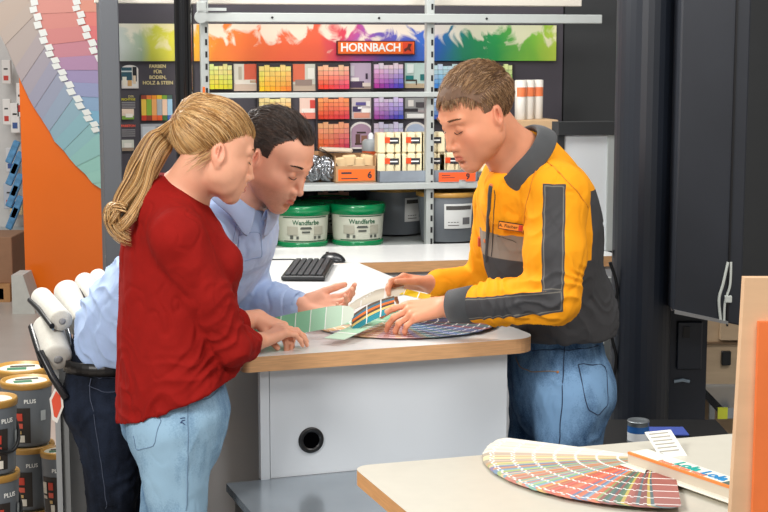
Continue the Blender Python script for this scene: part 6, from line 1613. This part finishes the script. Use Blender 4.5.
v.cap(e_up, e_ch, .165, .178, k=.05, axis=Fe, ratio=.82); v.cap(e_ch, P(558, 318, 4.42), .178, .185, k=.05, axis=Fe, ratio=.82); v.cap(P(558, 318, 4.42), P(558, 350, 4.43), .185, .18, k=.05, axis=Fe, ratio=.80)
v.ell(P(566, 215, 4.36), (.09, .12, .13), None, .08)
v.cap(P(530, 178, 4.22), e_lsh, .075, .086, k=.04); v.cap(P(515, 180, 4.3), e_rsh, .07, .08, k=.04)
v.cap(e_lsh, e_lsh+(e_lel-e_lsh)*.55, .088, .082, k=.03); v.cap(e_lsh+(e_lel-e_lsh)*.55, e_lel, .082, .070, k=.03)
v.cap(e_lel, e_lel+(e_lwr-e_lel)*.5, .070, .062, k=.025); v.cap(e_lel+(e_lwr-e_lel)*.5, e_lel+(e_lwr-e_lel)*.78, .062, .048, k=.02)
v.cap(e_rsh, e_rel, .08, .066, k=.03); v.cap(e_rel, e_rel+(e_rwr-e_rel)*.85, .066, .045, k=.02)
v.plane(P(560, 341, 4.3), nrm((.06, 0, -1)))
def de(V, n):
    return general(V, .0042, (8, 8, 7), 41)+folds(V, e_lel, .14, e_lel-e_lsh, 105, .0065, 1, 43)+folds(V, e_lel+(e_lwr-e_lel)*.5, .12, e_lwr-e_lel, 110, .0055, 1, 44)+folds(V, P(585, 310, 4.3), .13, (.3, 0, -.9), 85, .006, 1.2, 45)+folds(V, P(520, 215, 4.2), .11, (.6, 0, -.8), 90, .004, 1, 47)+folds(V, P(550, 215, 4.05), .09, (.5, 0, -.9), 80, .003, 1, 48)
V, F = v.mesh(); V = smoothv(V, F, 2); V0 = V.copy(); n = vnormals(V, F); V = V+n*de(V, n)[:, None]; EV, EF = V, F
def seg_t(V, a, b):
    ab = b-a; t = np.clip(((V-a)@ab)/(ab@ab), -.0, 1); q = a+t[:, None]*ab; return t, V-q, np.linalg.norm(V-q, axis=1)
tU, dU, rU = seg_t(V0, e_lsh, e_lel); tF, dF, rF = seg_t(V0, e_lel, e_lwr)
# stripe: a band along the outside of the near arm
outU = nrm(np.array([-.12, -1, .05])); latU = nrm(np.cross(e_lel-e_lsh, outU)); latF = nrm(np.cross(e_lwr-e_lel, outU))
arm = np.maximum(.115-rU, .0)
wid = .030
sU = wid-np.abs(dU@latU-.004); sF = .031-np.abs(dF@latF+.006)
frontness = -(n@np.array([0, 1, 0]))
sU = np.minimum(sU, P(545, 184, 4.05)[2]-V0[:, 2])
def smn(*a):
    r = a[0]
    for b_ in a[1:]: r = np.minimum(r, b_)
    return r
Lf = np.linalg.norm(e_lwr-e_lel); fd_ = (e_lwr-e_lel)/Lf; sF_ = (V0-e_lel)@fd_; perp = (V0-e_lel)-sF_[:, None]*fd_
Lu = np.linalg.norm(e_lel-e_lsh); ud_ = (e_lel-e_lsh)/Lu; sU_ = (V0-e_lsh)@ud_; pU = (V0-e_lsh)-sU_[:, None]*ud_
sF = .031-np.abs(perp@latF+.006); latu = pU@latU-.004; sgn = np.sign(fd_@latU)
stU = smn(.030-np.abs(latu), P(545, 184, 4.05)[2]-V0[:, 2], .125-np.linalg.norm(pU, axis=1), pU@outU+.005, Lu+.0-sU_)
stF = smn(sF, .125-np.linalg.norm(perp, axis=1), perp@outU+.012, Lf+.02-sF_, .030+latu*sgn)
stripe = np.maximum(stU, stF); line = stripe
armmask = np.minimum(rU-.0, rF) ; isarm = (rU < .10) | (rF < .085) | (seg_t(V0, e_rel, e_rwr)[2] < .08) | (seg_t(V0, e_rsh, e_rel)[2] < .088)
zt0 = P(500, 237, 4.15)[2]; zg0 = P(500, 263, 4.15)[2]
xb = (V0-e_ch)@Fe          # front/back coordinate
taupe = np.where(isarm, -.05, np.minimum(zt0-V0[:, 2], xb-.0)); grey = np.where(isarm, -.05, zg0-V0[:, 2])
back = (-(xb)-.048)        # the back of the jacket is dark grey lower down
side = np.minimum(P(590, 190, 4.3)[2]-V0[:, 2]-.0, back); grey = np.where(isarm, -.05, np.maximum(grey, side))
for a_ in (taupe, grey, stripe, line): np.clip(a_, -.05, .05, out=a_)
rawmesh('jacket', V, F, jacket_mat(), em, attrs={'taupe': taupe, 'grey': grey, 'stripe': stripe, 'line': line})
M_jg = cloth_mat('jacket_grey', (72, 74, 76), .8, noise=.05, weave=700); M_jy = cloth_mat('jacket_yellow', (238, 162, 30), .8, noise=.05, weave=700)
ne = nrm(HE.w((0, -.02, -.05))-e_nb)
collar(em, M_jg, P(519, 156, 4.19), nrm((-.66, -.30, .69)), nrm((-.62, -.36, -.7)), .074, .024, .052, gap=.30, tip=.050, flare=.012, squash=1.14)
cw_ = e_lel+(e_lwr-e_lel)*.86; cd2 = nrm(e_lwr-e_lel)
MB().tube([cw_-cd2*.042, cw_-cd2*.038, cw_+cd2*.03, cw_+cd2*.034, cw_+cd2*.03], [.050, .054, .047, .044, .036], 28, cap=False).build('cuff', M_jg, em)
cr_ = e_rel+(e_rwr-e_rel)*.86; cdr = nrm(e_rwr-e_rel)
MB().tube([cr_-cdr*.03, cr_+cdr*.02], [.043, .041], 24, cap=False).build('cuff', M_jg, em)
seam_px('placket', V, F, [(489, 186), (488, 205), (486, 235), (485, 262)], 4.1, M_jg, em, .006)
seam_px('placket_edge', V, F, [(494, 192), (493, 215), (491, 240), (490, 258)], 4.1, mat('placket_dark', (52, 52, 54), .7), em, .0014)
seam_px('chest_seam', V, F, [(496, 237), (515, 243)], 4.1, mat('seam_dark', (80, 70, 60), .7), em, .0012)
seam_px('shoulder_seam', V, F, [(540, 158), (532, 175), (524, 205), (521, 235)], 4.1, mat('seam_or', (206, 124, 20), .7), em, .0014)
seam_px('shoulder_seam', V, F, [(548, 160), (560, 172), (576, 188), (590, 208)], 4.1, mat('seam_or2', (206, 124, 20), .7), em, .0014)
for px, py in ((489, 186), (483, 241)): button_px(px, py, V, F, mat('orange_button', (214, 116, 50), .5), em, .006)
# name badge
bp_ = P(510, 228, 4.1); nE = vnormals(V, F); d = nrm(ray(510, 228)); rel = V-np.array([0, 0, CAMH]); t_ = rel@d; dist = np.linalg.norm(rel-t_[:, None]*d, axis=1); cand = np.where(dist < .008)[0]; i_ = cand[np.argmin(t_[cand])]
bp_ = V[i_]; bn = nrm(nE[i_]*.5+np.array([-.28, -.75, .2])); 
rx = nrm(np.cross([0, 0, 1.], -bn)); rx = rx if rx[0] > 0 else -rx; rx = nrm(rx-np.array([0, 0, .13])); rz = nrm(np.cross(rx, -(-bn))); rz = rz if rz[2] > 0 else -rz; ry = np.cross(rz, rx)
MW = Matrix(((rx[0], ry[0], rz[0], bp_[0]+bn[0]*.006), (rx[1], ry[1], rz[1], bp_[1]+bn[1]*.006), (rx[2], ry[2], rz[2], bp_[2]+bn[2]*.006), (0, 0, 0, 1)))
badge = MB().box(-.036, .036, -.0015, .0025, -.011, .011).build('name_badge', mat('badge_black', (40, 26, 20), .6), em)
badge.matrix_parent_inverse = Matrix.Translation(-Vector(em.location)) ; badge.matrix_basis = MW
f_ = MB().box(-.034, .034, -.002, -.0014, -.009, .009).build('badge_face', mat('badge_orange', (232, 140, 40), .6), badge)
text('A. Fischer', .013, mat('badge_ink', (30, 20, 16), .6), 'badge_text', badge, (-.008, -.0024, 0), FRONT)
MB().box(.021, .032, -.003, -.0019, -.008, .008).build('badge_emblem', mat('badge_red', (206, 56, 36), .6), badge)
seam_px('chest_tag', V, F, [(478, 238), (478, 246)], 4.1, mat('tag_red2', (214, 84, 40), .6), em, .006, sub=2)
# jeans
M_je = denim('mid_denim', (34, 62, 96), (118, 154, 190), fade=.4)
v = Vol(np.array([.22, 4.05, .06]), np.array([.82, 4.78, 1.06]), .0056)
v.cap(P(558, 325, 4.43), P(556, 365, 4.43), .150, .160, k=.03, axis=Fe, ratio=.80); v.cap(P(556, 372, 4.43), P(556, 392, 4.43), .164, .160, k=.03, axis=Fe, ratio=.80)
ehL = P(572, 400, 4.33); ehR = P(545, 400, 4.54)
ekL = np.array([P(566, 500, 4.3)[0], 4.33, .5]); ekR = np.array([P(545, 500, 4.5)[0]-.03, 4.53, .5]); eaL = ekL+np.array([.05, .03, -.4]); eaR = ekR+np.array([.05, .03, -.4])
v.cap(ehL, ekL, .112, .082, k=.02); v.cap(ekL, eaL, .08, .06, k=.02); v.cap(ehR, ekR, .112, .082, k=.02); v.cap(ekR, eaR, .08, .06, k=.02)
v.ell(P(579, 388, 4.40)+Le*.05, (.078, .08, .09), None, .04); v.ell(P(578, 388, 4.44)-Le*.06, (.078, .08, .09), None, .04)
V, F = v.mesh(); V = smoothv(V, F, 2); n = vnormals(V, F); V = V+n*(general(V, .0042, (10, 10, 8), 51)+folds(V, P(545, 400, 4.3), .1, (.3, 0, -1), 80, .004, 1, 53)+folds(V, P(590, 430, 4.3), .08, (.3, 0, -1), 95, .003, 1, 54))[:, None]
rawmesh('jeans', V, F, M_je, em, attrs={'fade': np.clip(np.exp(-((V-P(545, 400, 4.25))**2).sum(1)/.01)+.8*np.exp(-((V-P(598, 385, 4.3))**2).sum(1)/.006), 0, 1)})
M_se = mat('stitch_tan', (140, 118, 92), .8); M_sb = mat('stitch_dark_blue', (28, 44, 70), .8)
seam_px('side_seam', V, F, [(563, 346), (562, 380), (560, 415), (558, 447)], 4.2, M_sb, em, .0016)
seam_px('back_pocket_seam', V, F, [(580, 364), (607, 364), (610, 405), (600, 416), (588, 410), (580, 364)], 4.2, M_sb, em, .0015)
seam_px('front_pocket_seam', V, F, [(514, 357), (518, 367), (530, 373), (558, 371)], 4.2, M_se, em, .0015)
seam_px('waistband_seam', V, F, [(530, 350), (560, 350), (590, 348), (608, 345)], 4.2, M_sb, em, .0014)
button_px(557, 371, V, F, mat('rivet_copper', (176, 110, 60), .4, metal=.6), em, .004, name='rivet')
shoe(eaL, Fe, em, M_shoeb); shoe(eaR, Fe, em, M_shoeb)
M_he = hair_mat('light_brown_hair', (80, 54, 34), (136, 100, 66), (190, 154, 114), rough=.36); M_hec = mat('brown_scalp', (106, 78, 58), .7, noise=.15, nscale=80)
def etest(p, m=0):
    x, y, z = p; a = abs(x)
    if y > 0:
        zl = .078-m if y > .05 else .078-m-(.05-y)*1.2
        if a > .05 and y < .024 and z > -.008-m: return True
        return z > zl
    return z > -.012-m-(-y)*.45
def ecomb(p):
    if p[1] > .02 and p[2] > .100: return np.array([.1, .95, .30])
    if p[1] > .02 and p[2] > .06: return np.array([.3*np.sign(p[0]), .7, -.6])
    return np.array([.25*np.sign(p[0]), .9 if p[2] > .07 else -.15, .05 if p[2] > .07 else -1])
short_hair(HE, em, M_he, M_hec, etest, ecomb, lambda p: .036 if (p[2] > .100 and p[1] > .02) else .024 if (p[1] > .02 and p[2] > .06) else .028 if p[2] > .085 else (.016 if p[2] > .04 else .009), n=8000, lift=.2, thick=.0008)
brow_strands(HE, em, mat('brow_e', (120, 84, 56), .7), n=110); lashes(HE, em, mat('lash_e', (60, 40, 30), .6))
# ============================================================ camera, light
cd_ = bpy.data.cameras.new('camera'); co = bpy.data.objects.new('camera', cd_); COL.objects.link(co)
cd_.sensor_width = 36; cd_.lens = FPX/768*36; co.location = (0, 0, CAMH); co.rotation_euler = (math.pi/2-PITCH, 0, 0); SC.camera = co
wd = bpy.data.worlds.new('world'); SC.world = wd; wd.use_nodes = True
wd.node_tree.nodes['Background'].inputs[0].default_value = (1, 1, 1, 1); wd.node_tree.nodes['Background'].inputs[1].default_value = .36
def area(loc, target, size, power, col=(1, 1, 1), sy=None):
    l = bpy.data.lights.new('ceiling_or_fill_light', 'AREA'); l.size = size; l.energy = power; l.color = col
    if sy: l.shape = 'RECTANGLE'; l.size_y = sy
    o = bpy.data.objects.new('ceiling_or_fill_light', l); COL.objects.link(o); o.location = loc
    o.rotation_euler = (Vector(target)-Vector(loc)).to_track_quat('-Z', 'Y').to_euler(); return o
area((-1.9, 1.0, 3.0), (-.1, 4.2, 1.0), .8, 108, (1, .97, .93))
area((1.5, 3.0, 3.3), (0, 4.6, 1.0), .8, 38, (1, .97, .93))
area((-.2, 5.0, 3.3), (0, 7.0, 1.3), 2.2, 62, (1, .98, .95), sy=.8)
area((-3.2, 8.0, 3.6), (-3.0, 10.0, .8), 2.0, 85)
area((-2.0, 5.8, 3.2), (-.4, 4.0, 1.0), .8, 105, (1, .97, .92))
area((.9, .8, 2.9), (0, 4.2, 1.2), .6, 26, (1, .96, .92))  # added fill lamp, front right: brightens the faces, stands for no shop lamp
vs = SC.view_settings; vs.view_transform = 'Standard'; vs.look = 'None'; vs.gamma = 1; vs.exposure = 0; vs.use_curve_mapping = False
